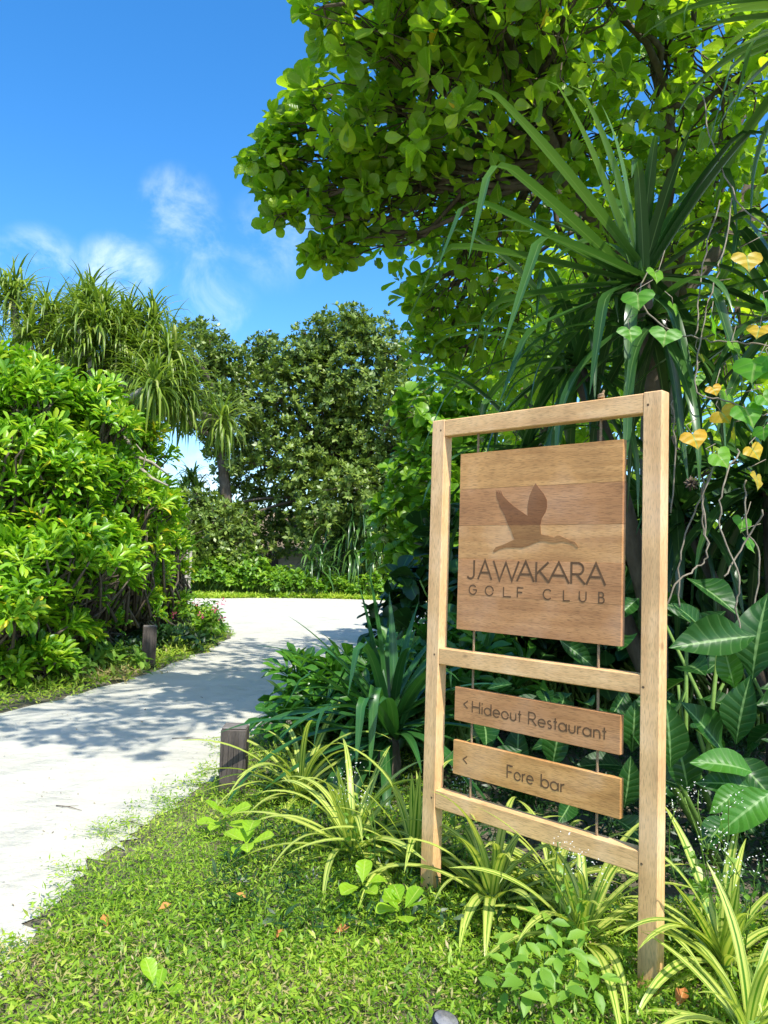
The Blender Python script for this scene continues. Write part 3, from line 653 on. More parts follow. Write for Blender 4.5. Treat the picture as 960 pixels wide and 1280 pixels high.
cl += [(np.array(p), r) for p, r in (((-.75, 2.45, 5.2), .5), ((-.15, 2.35, 5.2), .5), ((-1.25, 2.7, 5.5), .45), ((-.5, 3.2, 5.6), .55), ((.15, 3.1, 5.4), .5), ((-1.0, 3.5, 6.1), .5), ((-.45, 4.2, 6.2), .6), ((.3, 4.0, 6.0), .6), ((-.5, 5.2, 6.4), .55), ((.3, 5.0, 6.4), .7), ((-.4, 6.2, 7.0), .6), ((-1.3, 4.3, 6.6), .4), ((.8, 3.7, 5.5), .5), ((-.1, 7.3, 7.2), .6), ((.35, 4.35, 4.6), .5), ((.8, 4.3, 4.8), .6), ((1.3, 4.5, 5.0), .7), ((.45, 5.2, 5.5), .6), ((1.0, 5.6, 5.7), .9), ((2.1, 5.0, 5.6), .9), ((2.0, 6.4, 6.3), 1.0), ((3.2, 5.6, 6.2), 1.1), ((3.4, 7.2, 6.6), 1.2), ((.8, 6.9, 6.2), .9), ((1.6, 8.2, 6.3), 1.1), ((.35, 6.1, 5.6), .6), ((.2, 7.6, 5.5), .8), ((3.6, 8.8, 6.0), 1.2), ((4.6, 6.8, 5.6), 1.1), ((2.6, 8.5, 4.6), 1.0), ((.9, 8.9, 5.2), .7), ((.75, 8.6, 4.1), .5))]
LT = []; br = Acc(); tw = Acc(); hub = np.array([2.3, 6.6, 3.3]); fork = [np.array(q) for q in ((1.2, 5.6, 4.2), (1.9, 5.4, 4.5), (2.6, 6.0, 4.8), (1.4, 6.8, 4.7), (3.1, 6.6, 4.7), (2.2, 7.6, 4.9))]
for f_ in fork: limb(br, hub, f_, .085, .045, 6, .12, 7)
trunkA = Acc(); trunkA.tube([(2.5, 7, -.2), (2.52, 7.02, .4), (2.44, 6.95, 1.4), (2.35, 6.75, 2.4), hub], [.24, .19, .165, .15, .12], 12); trunkA.build('trunk', M_bark, bt, None, True)
for c, r in cl:
    f_ = min(fork, key=lambda q: np.linalg.norm(q-c)); P = limb(br, f_, c, .03, .01, 9, .16, 5)
    n = int(9+105*r**1.7) if r < .5 else int(60*r**1.5+22)
    if c[2] > 5.1 and c[1] < 5.3 and c[0] < .9: n = int(n*.55)
    elif c[2] > 5.2: n = int(n*.5)
    Pc, Ac = clusters(c, r, n, .75)
    px, py, z = project(Pc)
    LT.append(rosettes(Pc, Ac, 6, .5, .06, .155, jit=.45))
    for q in rng.choice(n, min(n, 26), replace=False):
        s = P[rng.integers(5, 9)]; limb(tw, s, Pc[q], .009, .0035, 5, .22, 3)
T, D, Nn, S, tn = [np.concatenate(x) for x in zip(*LT)]
yl = rng.random(len(tn)) < .012; tn = np.where(yl, 1.0, tn)
br.build('limb', M_bark, bt, None, True); tw.build('twig', M_twig, bt, 'stuff', True)
emit(bt, T_obov, T, D, Nn, S, tn, M_almond, 300)

# --- a second, darker tree of the same sort behind it
def broad_tree(name, label, cat, base, crown, tps, mat, k, smin, smax, ncl, nobj, trunk_r=.14, hubz=.45, lean=.5, group=None, bark=None, t0=0, t1=.9, dens=None, up=.7):
    o = thing(name, label, cat, (base[0], base[1], 0), group); tr = Acc(); lb = Acc(); top = max(c[0][2] for c in crown); h = np.array([base[0], base[1], top*hubz])
    if isinstance(base[2], (list, tuple)): h = np.array(base[2])
    tr.tube([(base[0], base[1], -.2), (base[0]+.03, base[1], h[2]*.3), (h[0]*.5+base[0]*.5, (h[1]+base[1])/2, h[2]*.65), h], [trunk_r*1.3, trunk_r, trunk_r*.85, trunk_r*.65], 9); tr.build('trunk', bark or M_bark, o, None, True)
    LT = []
    for c, r in crown:
        c = np.array(c, float); limb(lb, h, c, trunk_r*.45, trunk_r*.1, 7, .13, 5)
        n = max(6, int(ncl*r**1.8)); Pc, Ac = clusters(c, r, n, up); LT.append(rosettes(Pc, Ac, k, lean, smin, smax, t0, t1))
        for q in rng.choice(n, min(n, 8), replace=False): limb(lb, c, Pc[q], trunk_r*.1, trunk_r*.04, 4, .15, 3)
    lb.build('limb', bark or M_bark, o, None, True)
    T, D, Nn, S, tn = [np.concatenate(x) for x in zip(*LT)]
    emit(o, tps, T, D, Nn, S, tn, mat, nobj, rest='crown' if nobj == 0 else 'foliage'); return o
crown2 = [((2.1, 11, 4.2), 1.0), ((2.7, 10.5, 5.0), 1.1), ((3.8, 11, 5.2), 1.2), ((2.0, 12.5, 4.6), 1.0), ((3.0, 12.6, 5.6), 1.2), ((2.2, 11.5, 3.0), .9), ((3.2, 10.6, 3.2), 1.1), ((4.6, 10.4, 3.6), 1.3), ((2.2, 13.6, 3.6), .9), ((3.8, 9.4, 2.4), 1.0), ((5.6, 9, 3.2), 1.3), ((2.9, 14.6, 4.6), 1.2)]
broad_tree('sea_almond_tree', 'darker round-leaved tree standing behind the sign and the leaning tree', 'tree', (2.6, 11.6, 0), crown2, T_obov, M_almond, 6, .14, .22, 62, 120)

# --- sea grape beside the far end of the path
cr = [(at(px, py, Y), r) for px, py, Y, r in ((520, 520, 11.5, .42), (548, 560, 11.5, .5), (515, 590, 11.6, .4), (495, 645, 11.8, .42), (540, 650, 11.4, .5), (512, 690, 11.6, .35), (560, 500, 11.8, .5), (548, 610, 11.0, .4), (580, 560, 11.6, .5), (560, 700, 11.6, .5), (478, 690, 12.0, .25))]
broad_tree('sea_grape_tree', 'bushy sea grape with pale round leaves just left of the sign frame', 'tree', (1.0, 11.7, 0), cr, T_grape, M_grape, 5, .12, .19, 190, 300, .08, .4)

# --- centre trees beyond the path
def dense_tree(label, base, spec, Y, ncl, name='dense_leafed_tree', hub=None, mat=M_tree, smin=.15, smax=.26):
    crown = [(at(px, py, Y+dy), r) for px, py, dy, r in spec]
    return broad_tree(name, label, 'tree', base if hub is None else (base[0], base[1], hub), crown, T_small, mat, 9, smin, smax, ncl, 0, .22, .4, .6, 'dense trees beyond the path')
spec = []
for px, py, r in ((430, 420, 1.0), (400, 430, .9), (465, 425, .9), (495, 450, .9), (370, 450, .9), (345, 460, .8), (320, 455, .7), (290, 465, .8), (440, 470, 1.3), (400, 490, 1.3), (480, 500, 1.2), (515, 500, 1.0),
                  (350, 500, 1.2), (310, 510, 1.0), (280, 520, .9), (520, 560, 1.0), (490, 560, 1.2), (440, 550, 1.3), (400, 560, 1.2), (350, 560, 1.1), (310, 560, .9), (285, 570, .7), (300, 610, .8), (470, 610, 1.1), (430, 610, 1.0), (510, 620, 1.0), (350, 610, .9), (320, 650, .8), (300, 660, .7), (360, 655, .6), (520, 670, .9), (480, 660, .9), (440, 650, .7), (330, 430, .45), (440, 400, .5), (545, 520, .9), (550, 590, .9), (400, 640, .8), (420, 680, .7), (380, 660, .7), (470, 690, .7), (500, 700, .7), (350, 675, .6), (300, 690, .7), (270, 640, .7), (380, 590, .9), (420, 520, 1.2), (460, 590, 1.1)):
    spec.append((px, py, rng.uniform(-1.6, 2.2), r*1.15))
dense_tree('wide dense tree of small dull green leaves in the middle beyond the path', (-1.5, 28.5, 0), spec, 27.5, 150, smin=.13, smax=.22)
spec = [(px, py, rng.uniform(-1, 1), r) for px, py, r in ((238, 420, .6), (262, 425, .7), (225, 450, .7), (255, 465, .8), (280, 450, .7), (220, 490, .7), (250, 510, .75), (278, 500, .7), (200, 520, .5), (232, 530, .45), (268, 548, .6), (195, 450, .8))]
dense_tree('darker small-leaved tree between the left screw pine and the wide dense tree', (-5.2, 27, 0), spec, 25.5, 165, hub=(-5.6, 26.3, 5.2), smin=.12, smax=.2)
spec = [(px, py, rng.uniform(-1, 1), r) for px, py, r in ((215, 640, .9), (245, 645, .8), (270, 650, .8), (230, 675, .9), (260, 685, .9), (290, 690, .8), (195, 660, .9), (200, 700, 1.0), (310, 700, .6), (180, 640, .8), (160, 620, .9), (245, 625, .4))]
dense_tree('low pale green tree in front of the sky gap beyond the left shrubs', (-6.0, 26, 0), spec, 24.5, 130, smin=.11, smax=.2)
broad_tree('dense_leafed_tree', 'distant tree behind the wide dense tree, closing the view to the right', 'tree', (5, 34, 0), [(at(px, py, 33), r) for px, py, r in ((540, 560, 2.2), (600, 520, 2.4), (560, 640, 2), (660, 560, 2.6), (640, 640, 2.2), (720, 600, 2.6))], T_small, M_tree, 8, .25, .4, 30, 0, .25, .4, .6, 'dense trees beyond the path')

# --- hut, railing and far screw pine seen through the gaps
hx = at(335, 700, 34.0)
hut = thing('thatched_hut', 'low thatched hut with a pale wall half hidden behind the trees', 'hut', (hx[0], 34.0, 0))
a = Acc(); box(a, -2.0, 2.0, 0, 3.4, -.1, 1.75, .02); flat(a.build('wall', M_hutw, hut))
a = Acc(); V = [(-3.9, -1.0, 1.62), (3.9, -1.0, 1.62), (3.9, 4.4, 1.62), (-3.9, 4.4, 1.62), (-1.6, 1.7, 3.3), (1.6, 1.7, 3.3)]
a.raw(V, np.zeros((6, 3)), [(0, 1, 5, 4), (1, 2, 5, 1), (2, 3, 4, 5), (3, 0, 4, 3)]); 
for k in range(180):
    x = rng.uniform(-3.9, 3.9); L_ = rng.uniform(.12, .4); a.tube([(x, -1.0, 1.64), (x+rng.normal()*.04, -1.03, 1.64-L_)], [.03, .012], 3)
flat(a.build('roof', M_thatch, hut))
a = Acc(); box(a, -.45, .45, -.03, .02, .0, 1.5, .01); flat(a.build('door', M_dark, hut))
rl = ground(228, 735); rl = thing('wooden_railing', 'thin pale wooden railing glimpsed behind the left shrubs beyond the path', 'railing', (at(229, 700, 21.5)[0], 21.5, 0))
for x in (-1.2, -.55, .1, .2):
    a = Acc(); box(a, x-.03, x+.03, -.03, .03, -.1, 1.62, .005); flat(a.build('post', M_pale, rl))
for z in (.62, 1.05, 1.48):
    a = Acc(); box(a, -1.3, .24, -.062, -.031, z, z+.06, .005); flat(a.build('rail', M_pale, rl))

# ------------------------------------------------------------------ screw pines (pandanus)
def head(a, c, axis_az, n, L, w, tint0, tint1, p_lo=-.9, p_hi=1.35, droop=1.5, kinkp=.35, segs=8, fold=.3):
    for k in range(n):
        az = k*2.399+rng.normal()*.25; f = k/n; p0 = p_lo+(p_hi-p_lo)*(1-f)**.9+rng.normal()*.12
        V, Lc, F = strap(c+rng.normal(size=3)*.05, az, p0, L*rng.uniform(.7, 1.15), w*rng.uniform(.8, 1.15), droop*rng.uniform(.5, 1.3), 1.6, rng.uniform(.35, .8) if rng.random() < kinkp else None, -65+rng.normal()*12, segs, fold, rng.uniform(tint0, tint1))
        a.raw(V, Lc, F)
def screw_pine(label, base, heads, n, L, w, mat, trunk=M_pale, group=None, t=(0, .9), tr=.09, hub=None, droop=1.5, p_lo=-1.0, kinkp=.35, segs=8, roots=6):
    o = thing('screw_pine', label, 'screw pine', (base[0], base[1], 0), group); ta = Acc(); a = Acc()
    hub = np.array(hub if hub is not None else (base[0], base[1], np.mean([h[2] for h in heads])*.55))
    ta.tube([(base[0], base[1], -.1), (base[0]+.05, base[1], hub[2]*.5), hub], [tr*1.3, tr*1.1, tr], 9)
    for k in range(roots):
        q = k*1.05; ta.tube([(base[0], base[1], .55), (base[0]+.25*math.cos(q), base[1]+.25*math.sin(q), .3), (base[0]+.42*math.cos(q), base[1]+.42*math.sin(q), -.1)], tr*.3, 5)
    for h in heads:
        limb(ta, hub, h, tr*.8, tr*.55, 6, .1, 7); head(a, np.array(h), 0, n, L, w, *t, p_lo=p_lo, droop=droop, kinkp=kinkp, segs=segs)
    ta.build('trunk', trunk, o, None, True); a.build('crown', mat, o, 'stuff', True); return o
hA = [at(px, py, Y) for px, py, Y in ((15, 372, 11.2), (62, 388, 11.0), (100, 385, 11.5), (35, 420, 10.8), (82, 430, 10.8), (-20, 400, 11), (8, 462, 10.8), (55, 468, 10.7), (-40, 450, 11), (118, 425, 11.3), (128, 392, 11.6), (95, 470, 10.7))]
hA += [h+rng.normal(size=3)*np.array([.3, .3, .22]) for h in hA]+[at(113, 372, 10.9), at(104, 400, 10.6), at(126, 405, 10.6)]
screw_pine('tall screw pine with crowded grassy tufts behind the bright shrubs at the far left', (-5.0, 11.3), hA, 95, .56, .032, M_pandf, group='screw pines on the left', hub=(-5.1, 11.3, 2.6), t=(.1, .95), droop=1.25)
hB = [at(px, py, Y) for px, py, Y in ((192, 400, 11.0), (165, 408, 11.2), (150, 440, 11), (182, 440, 10.8), (212, 440, 10.9), (222, 475, 10.9), (205, 480, 10.6), (175, 475, 10.8), (150, 485, 11), (228, 505, 11))]
hB += [h+rng.normal(size=3)*np.array([.25, .3, .2]) for h in hB]
screw_pine('screw pine with drooping tufts leaning over the gap of sky left of the dense trees', (-5.0, 11.6), hB, 100, .64, .034, M_pandf, group='screw pines on the left', hub=(-4.7, 11.5, 3.1), t=(.0, 1.0), p_lo=-1.35, droop=1.7)
snag = thing('bare_trunk', 'bare grey leaning trunk rising between the two tufted screw pines', 'tree trunk', (at(121, 700, 10.75)[0], 10.75, 0))
a = Acc(); a.tube([at(128, 820, 10.75)*[1, 1, 0], at(124, 600, 10.75), at(119, 520, 10.75), at(114, 460, 10.75), at(113, 420, 10.75), at(117, 397, 10.75), at(112, 378, 10.9)], [.075, .066, .06, .054, .05, .04, .012], 9)
a.tube([at(116, 400, 10.75), at(124, 392, 10.75), at(128, 384, 10.9)], [.034, .026, .008], 7); a.build('trunk', M_pale, snag, None, True)
hC = [at(240, 598, 27.0), at(247, 612, 26.8), at(230, 610, 27)]
screw_pine('small distant screw pine poking above the low pale tree into the sky gap', (-6.6, 27), hC, 60, .85, .07, M_pandf, group='screw pines beyond the path')
hD = [at(445, 655, 26.6), at(462, 648, 26.8), at(430, 668, 26.6), at(440, 690, 26.3), at(470, 685, 26.4)]
screw_pine('dark screw pine with long hanging leaves under the dense tree', (-.9, 26.9), hD, 60, 2.0, .085, M_pand, group='screw pines beyond the path', p_lo=-1.2, droop=2.4, kinkp=.7, roots=0)
hE = [at(388, 700, 25.4), at(402, 712, 25.3)]
screw_pine('low young screw pine in the hedge below the hut', (-2.3, 25.6), hE, 44, 1.1, .07, M_pand, group='screw pines beyond the path', p_lo=-1.0, droop=1.6, roots=0)
dead = thing('fallen_branch', 'bleached bare forked branch sticking out of the left shrubs into the sky gap', 'branch', at(165, 560, 9.5))
a = Acc(); a.tube([at(163, 562, 9.5), at(176, 586, 9.5), at(190, 598, 9.5), at(210, 607, 9.45)], [.03, .026, .02, .01], 6); a.tube([at(168, 570, 9.5), at(190, 578, 9.55), at(211, 594, 9.6)], [.022, .018, .008], 6); a.tube([at(178, 588, 9.5), at(182, 570, 9.5), at(170, 555, 9.5)], [.012, .01, .005], 5); a.tube([at(120, 530, 9.5), at(150, 535, 9.5), at(165, 562, 9.5)], [.02, .024, .03], 6)
a.build('branch', M_pale, dead, None, True)

# the big screw pine right behind the sign: every blade is a part
def near_pine(label, base, specs, mat, trunk_pts, tr=.07, group=None):
    o = thing('screw_pine', label, 'screw pine', (base[0], base[1], 0), group); ta = Acc()
    for pts, r in trunk_pts: ta.tube(pts, r, 10)
    ta.build('trunk', M_bark, o, None, True)
    for s in specs:
        strap_obj(o, strap(*s[0], **s[1]), mat)
    return o
def blades(c, n, L, w, p_hi=1.4, p_lo=-.6, droop=1.1, az0=0, azspan=6.283, kp=.5, tint=(.1, .8)):
    out = []
    for k in range(n):
        f = (k+.5)/n; az = az0+((k*2.399) % 6.283)/6.283*azspan; p0 = p_hi+(p_lo-p_hi)*f+rng.normal()*.1
        out.append(((c+rng.normal(size=3)*.025, az+rng.normal()*.1, p0, L*rng.uniform(.78, 1.12), w*rng.uniform(.85, 1.15), droop*rng.uniform(.5, 1.2)),
                    dict(power=1.7, kink=rng.uniform(.5, .8) if rng.random() < kp else None, kang=-72+rng.normal()*9, n=14, fold=.32, tint=rng.uniform(*tint), azw=rng.normal()*.12, twist=rng.normal()*.25)))
    return out
def toward(c, px, py, Y):     # azimuth and pitch of the blade whose bend shows at that spot
    d = at(px, py, Y)-c; return math.atan2(d[1], d[0]), math.atan2(d[2], math.hypot(d[0], d[1])), np.linalg.norm(d)
c1 = at(800, 352, 3.75)
S1 = []
for px, py, Y, Lx, w, kk, tn in ((655, 205, 3.4, 1.25, .075, .85, .75), (690, 95, 3.6, 1.1, .07, .9, .9), (722, 118, 3.7, 1.05, .07, .9, .95), (752, 130, 3.9, 1.0, .06, None, .7), (680, 268, 3.3, 1.5, .085, .6, .55),
                             (668, 300, 3.5, 1.4, .08, .62, .4), (700, 330, 3.3, 1.45, .085, .5, .45), (795, 215, 3.5, .75, .075, .68, .35), (815, 228, 3.55, .72, .08, .8, .25), (835, 245, 3.5, .7, .08, None, .15),
                             (905, 215, 3.5, .95, .1, .75, .3), (880, 240, 3.6, .9, .1, .8, .2), (925, 280, 3.6, .95, .09, .55, .3), (650, 385, 3.6, 1.1, .08, .6, .5), (670, 420, 3.55, 1.05, .085, .55, .35),
                             (740, 400, 3.25, .95, .08, .4, .3), (772, 430, 3.3, .8, .075, .35, .5), (860, 420, 3.3, .85, .085, .35, .3), (905, 380, 3.3, 1.0, .09, .4, .2), (625, 330, 3.7, 1.5, .08, .55, .6)):
    az, pit, d = toward(c1, px, py, Y)
    S1.append(((c1+rng.normal(size=3)*.02, az, pit+.12, Lx, w*.84, .35), dict(power=2.0, kink=kk, kang=-68+rng.normal()*6, n=16, fold=.34, tint=tn, twist=rng.normal()*.3, azw=rng.normal()*.08)))
S1 += blades(c1, 18, 1.05, .066, 1.2, -.9, 1.2, az0=.2, azspan=3.2, tint=(.05, .6))
S1 += blades(at(815, 400, 3.72), 24, .95, .055, .5, -1.25, 1.5, kp=.6, tint=(.0, .55))
c1b = at(720, 455, 4.3); S1 += blades(c1b, 34, 1.1, .058, 1.1, -1.0, 1.6, kp=.8, tint=(.05, .6))
c1c = at(660, 560, 4.6); S1 += blades(c1c, 26, 1.0, .055, 1.1, -1.0, 1.6, kp=.8, tint=(.0, .45))
gb = at(830, 900, 4.2)
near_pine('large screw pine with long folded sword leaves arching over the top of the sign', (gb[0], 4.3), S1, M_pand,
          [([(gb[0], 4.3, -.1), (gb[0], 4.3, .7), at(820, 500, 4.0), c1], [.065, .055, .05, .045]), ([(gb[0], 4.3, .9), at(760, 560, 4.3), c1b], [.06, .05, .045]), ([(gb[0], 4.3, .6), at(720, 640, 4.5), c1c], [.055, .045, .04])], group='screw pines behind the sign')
c2 = at(985, 400, 3.9); S2 = blades(c2, 40, 1.1, .066, 1.3, -1.0, 1.2, kp=.6, tint=(.05, .65))
c2b = at(960, 610, 4.6); S2 += blades(c2b, 36, 1.1, .08, 1.2, -1.0, 1.5, kp=.7, tint=(0, .5))
c2c = at(850, 640, 4.9); S2 += blades(c2c, 34, 1.0, .07, 1.2, -1.0, 1.5, kp=.7, tint=(0, .45))
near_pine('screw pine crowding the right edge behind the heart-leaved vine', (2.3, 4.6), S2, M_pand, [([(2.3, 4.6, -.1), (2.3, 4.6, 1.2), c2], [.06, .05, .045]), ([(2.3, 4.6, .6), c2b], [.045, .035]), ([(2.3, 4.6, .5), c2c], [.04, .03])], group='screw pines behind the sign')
c3 = at(1075, 20, 3.3); S3 = []
for px, py, Y, Lx, w, kk, tn in ((900, 22, 3.0, .95, .06, None, .9), (880, 12, 3.1, .8, .05, None, .95), (860, 40, 3.2, .9, .05, None, .85), (905, 72, 3.1, .9, .06, .9, .9), (940, 8, 3.2, .7, .05, None, .8), (930, 60, 3.2, .9, .06, .5, .6), (915, 90, 3.4, 1.0, .06, .45, .5)):
    az, pit, d = toward(c3, px, py, Y); S3.append(((c3, az, pit+.1, Lx, w, .4), dict(power=2, kink=kk, kang=-75, n=14, fold=.34, tint=tn)))
S3 += blades(c3, 40, 1.0, .07, 1.4, -.9, 1.2, tint=(.2, .9)); c3b = np.array([3.0, 2.6, 2.6]); S3 += blades(c3b, 40, 1.1, .08, 1.4, -.9, 1.3)
c3c = np.array([3.4, 3.6, 3.4]); S3 += blades(c3c, 36, 1.2, .09, 1.4, -.9, 1.2)
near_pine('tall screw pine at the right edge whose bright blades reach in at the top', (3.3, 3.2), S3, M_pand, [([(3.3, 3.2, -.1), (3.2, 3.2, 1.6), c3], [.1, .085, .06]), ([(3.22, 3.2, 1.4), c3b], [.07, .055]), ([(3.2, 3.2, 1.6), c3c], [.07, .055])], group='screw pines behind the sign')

# ------------------------------------------------------------------ shrubs
def shrub(name, label, cat, base, lumps, tps, mat, k, smin, smax, ncl, nobj, lean=.6, group=None, stem=M_stem, up=.9, t=(0, .9), stem_r=.016, clumpy=0):
    """lumps are ellipsoids (centre, radius, flatten); rosettes sit near their surface"""
    o = thing(name, label, cat, (base[0], base[1], 0), group); sa = Acc(); LT = []
    if clumpy:
        nl = []
        for c, r_, fz in lumps:
            d = rvec(clumpy); d[:, 2] = np.abs(d[:, 2])*1.1-.35
            nl += [(np.array(c)+d[i]*r_*rng.uniform(.45, .95), r_*rng.uniform(.3, .5), fz) for i in range(clumpy)]
        lumps = nl
    for c, r, fz in lumps:
        c = np.array(c, float); n = int(ncl*r*r)+5; d = rvec(n); d[:, 2] = np.abs(d[:, 2])*1.0-.35*rng.random(n)
        P = c+d*(r*rng.uniform(.55, 1.05, (n, 1)))*np.array([1, 1, fz]); P[:, 2] = np.maximum(P[:, 2], .05)
        A = norm(d*np.array([1, 1, .8])+np.array([0, 0, up])+rng.normal(size=(n, 3))*.25); LT.append(rosettes(P, A, k, lean, smin, smax, *t))
        for q in rng.choice(n, min(n, 45), replace=False):
            b = np.array([c[0]+(base[0]-c[0])*.35+rng.normal()*.15, c[1]+(base[1]-c[1])*.35+rng.normal()*.15, max(0, c[2]-r*fz)*.5]); m = (b+P[q])/2+rng.normal(size=3)*.06
            sa.tube([b, m, P[q]-A[q]*.12, P[q]+A[q]*.02], [stem_r*1.3, stem_r, stem_r*.8, stem_r*.6], 4)
    sa.build('stem', stem, o, 'stuff', True)
    T, D, Nn, S, tn = [np.concatenate(x) for x in zip(*LT)]; tn = np.clip(tn+np.repeat(rng.normal(size=len(tn)//k)*.14, k), 0, .93); tn = np.where(rng.random(len(tn)) < .022, 1.0, tn)
    emit(o, tps, T, D, Nn, S, tn, mat, nobj); return o
rng = np.random.default_rng(23)
GS = 'sea lettuce shrubs on the left of the path'
def lump(px, py, Y, r, fz=1.0): return (at(px, py, Y), r, fz)
shrub('sea_lettuce_shrub', 'bright green sea lettuce shrub cut off by the left edge of the photo', 'shrub', (-4.4, 8.0), [lump(-10, 640, 8.0, .95, 1.05), lump(-30, 520, 8.4, .8), lump(20, 500, 8.3, .5), lump(0, 560, 8.0, .6), lump(25, 840, 7.4, .3), lump(10, 730, 7.6, .65), lump(-60, 720, 7.6, .8), lump(15, 770, 7.2, .4), lump(30, 790, 7.6, .35), lump(-40, 790, 7.0, .45)], T_spat, M_scaev, 14, .12, .2, 126, 300, lean=.95, group=GS, clumpy=11, stem=M_bark)
shrub('sea_lettuce_shrub', 'tallest sea lettuce shrub, in front of the grey bare trunk', 'shrub', (-3.9, 8.9), [lump(75, 540, 8.9, .7), lump(60, 620, 8.4, .8), lump(105, 600, 8.9, .7), lump(70, 700, 8.2, .65), lump(110, 530, 9.2, .45), lump(70, 790, 8.2, .4), lump(110, 690, 8.6, .5)], T_spat, M_scaev, 14, .12, .2, 117, 300, lean=.95, group=GS, clumpy=11, stem=M_bark)
shrub('sea_lettuce_shrub', 'sea lettuce shrub under the bleached bare branch', 'shrub', (-3.6, 9.9), [lump(135, 620, 9.8, .7), lump(140, 690, 10.0, .7), lump(115, 740, 9.2, .5), lump(150, 560, 10.2, .5), lump(165, 640, 10.2, .5), lump(115, 780, 9.3, .36)], T_spat, M_scaev, 14, .12, .2, 117, 260, lean=.95, group=GS, clumpy=11, stem=M_bark)
shrub('sea_lettuce_shrub', 'sea lettuce shrub just behind the far wooden bollard', 'shrub', (-3.6, 11.6), [lump(170, 690, 11.4, .66), lump(185, 650, 11.8, .45), lump(172, 745, 11.2, .55), lump(160, 760, 10.6, .45)], T_spat, M_scaev, 14, .12, .2, 117, 200, lean=.95, group=GS, clumpy=11, stem=M_bark)
shrub('sea_lettuce_shrub', 'smallest sea lettuce shrub, at the bend beside the pink flowers', 'shrub', (-3.3, 13.2), [lump(194, 720, 13.0, .5), lump(205, 690, 13.2, .36), lump(196, 752, 12.9, .36)], T_spat, M_scaev, 14, .12, .2, 126, 140, lean=.95, group=GS, clumpy=11, stem=M_bark)
# the undergrowth at their feet
for (lab, px, py, Y, r, mat, cat, sm) in (
    ('light green leafy weed bush at the foot of the far left shrub', 40, 815, 7.3, .42, M_weed, 'weed bush', .11), ('leafy weed bush left of the far bollard, half in shade', 110, 805, 8.2, .42, M_weed, 'weed bush', .1),
    ('dark leafy weed bush in the shade to the right of the far bollard', 215, 800, 10.0, .34, M_under, 'weed bush', .1), ('low weed bush directly in front of the far bollard', 150, 832, 8.9, .2, M_under, 'weed bush', .09)):
    q = at(px, py-8, Y+.35); r *= .8; Y += .35; shrub('weed_bush', lab, cat, (q[0], Y), [((q[0], Y, .16), r, .55), ((q[0]-.35, Y+.05, .12), r*.75, .55), ((q[0]+.35, Y, .12), r*.7, .55)], T_mid, mat, 7, sm*.7, sm*1.2, 260, 60, group='weed bushes under the left shrubs', stem_r=.006)
pf = at(246, 778, 12.2)
o = shrub('flowering_bush', 'small bush with pink flowers at the bend of the sand path', 'bush', (pf[0], 12.2), [((pf[0], 12.2, .28), .36, .9), ((pf[0]+.25, 12.0, .16), .25, .8)], T_mid, M_light, 7, .07, .12, 330, 60, stem_r=.005)
for k in range(11):
    d = rvec(1)[0]; d[2] = abs(d[2]); d[1] = -abs(d[1]); q = np.array([pf[0]+.1, 12.15, .3])+d*np.array([.42, .34, .38]); a = Acc(); A = norm(d+[0, 0, .6]); TT = rosettes(q[None], A[None], 6, .4, .04, .055)
    a.inst(T_mid[0], TT[0], basis(TT[1], TT[2]), TT[3], TT[4]); a.build('flower', M_petalp, o, None, True)
# hedge beyond the path
HB = [(258, 24.6), (288, 25.2), (318, 24.8), (345, 25.6), (372, 25.0), (402, 25.6), (432, 25.8), (462, 25.4), (495, 25.9), (528, 26)]
HL = ['yellow-green shrub first in the hedge beyond the path, nearest the left bend', 'taller shrub second in the hedge beyond the path from the left', 'shrub in the far hedge below the pale hut wall', 'shrub in the far hedge right of the pale hut wall', 'shrub in the far hedge beside the low young screw pine',
      'sparse shrub in the far hedge between the two dark screw pines', 'small shrub in the far hedge below the dark hanging screw pine', 'low shrub in the far hedge right of the hanging screw pine', 'shaded shrub in the far hedge below the sea grape', 'last shrub of the far hedge, next to the sign frame']
for i, (px, Y) in enumerate(HB):
    q = at(px, 735, Y); h = (1.5, 1.6, 1.4, 1.1, 1.0, 1.0, .85, .85, .9, .9)[i]
    shrub('hedge_shrub', HL[i], 'shrub', (q[0], Y), [((q[0], Y, h*.45), h*.55, .95), ((q[0]+.5, Y-.2, h*.3), h*.4, .9), ((q[0]-.5, Y-.1, h*.3), h*.42, .9)], T_mid, M_light, 7, .12, .2, 150, 0, group='shrubs of the hedge beyond the path', stem_r=.008, t=(0, .95))
# round-ended rosettes left of the sign
GL2 = 'broad-leaved shrubs left of the sign'
shrub('broad_leaf_shrub', 'dark green shrub of round-ended leaves against the sand behind the strap plant', 'shrub', (-.25, 5.6), [lump(425, 868, 5.5, .24), lump(395, 885, 5.4, .24), lump(368, 850, 5.6, .08), lump(440, 900, 5.3, .3), lump(385, 915, 5.3, .22)], T_spat, M_broad, 9, .16, .24, 130, 240, group=GL2, t=(0, .9))
shrub('broad_leaf_shrub', 'shrub with big round-ended leaves tucked behind the left post of the sign', 'shrub', (.35, 5.4), [lump(500, 850, 5.4, .2), lump(525, 828, 5.5, .12), lump(525, 870, 5.2, .3), lump(480, 890, 5.1, .28), lump(580, 840, 5.5, .3), lump(600, 870, 5.3, .32)], T_spat, M_broad, 9, .17, .26, 130, 200, group=GL2, t=(0, .9))
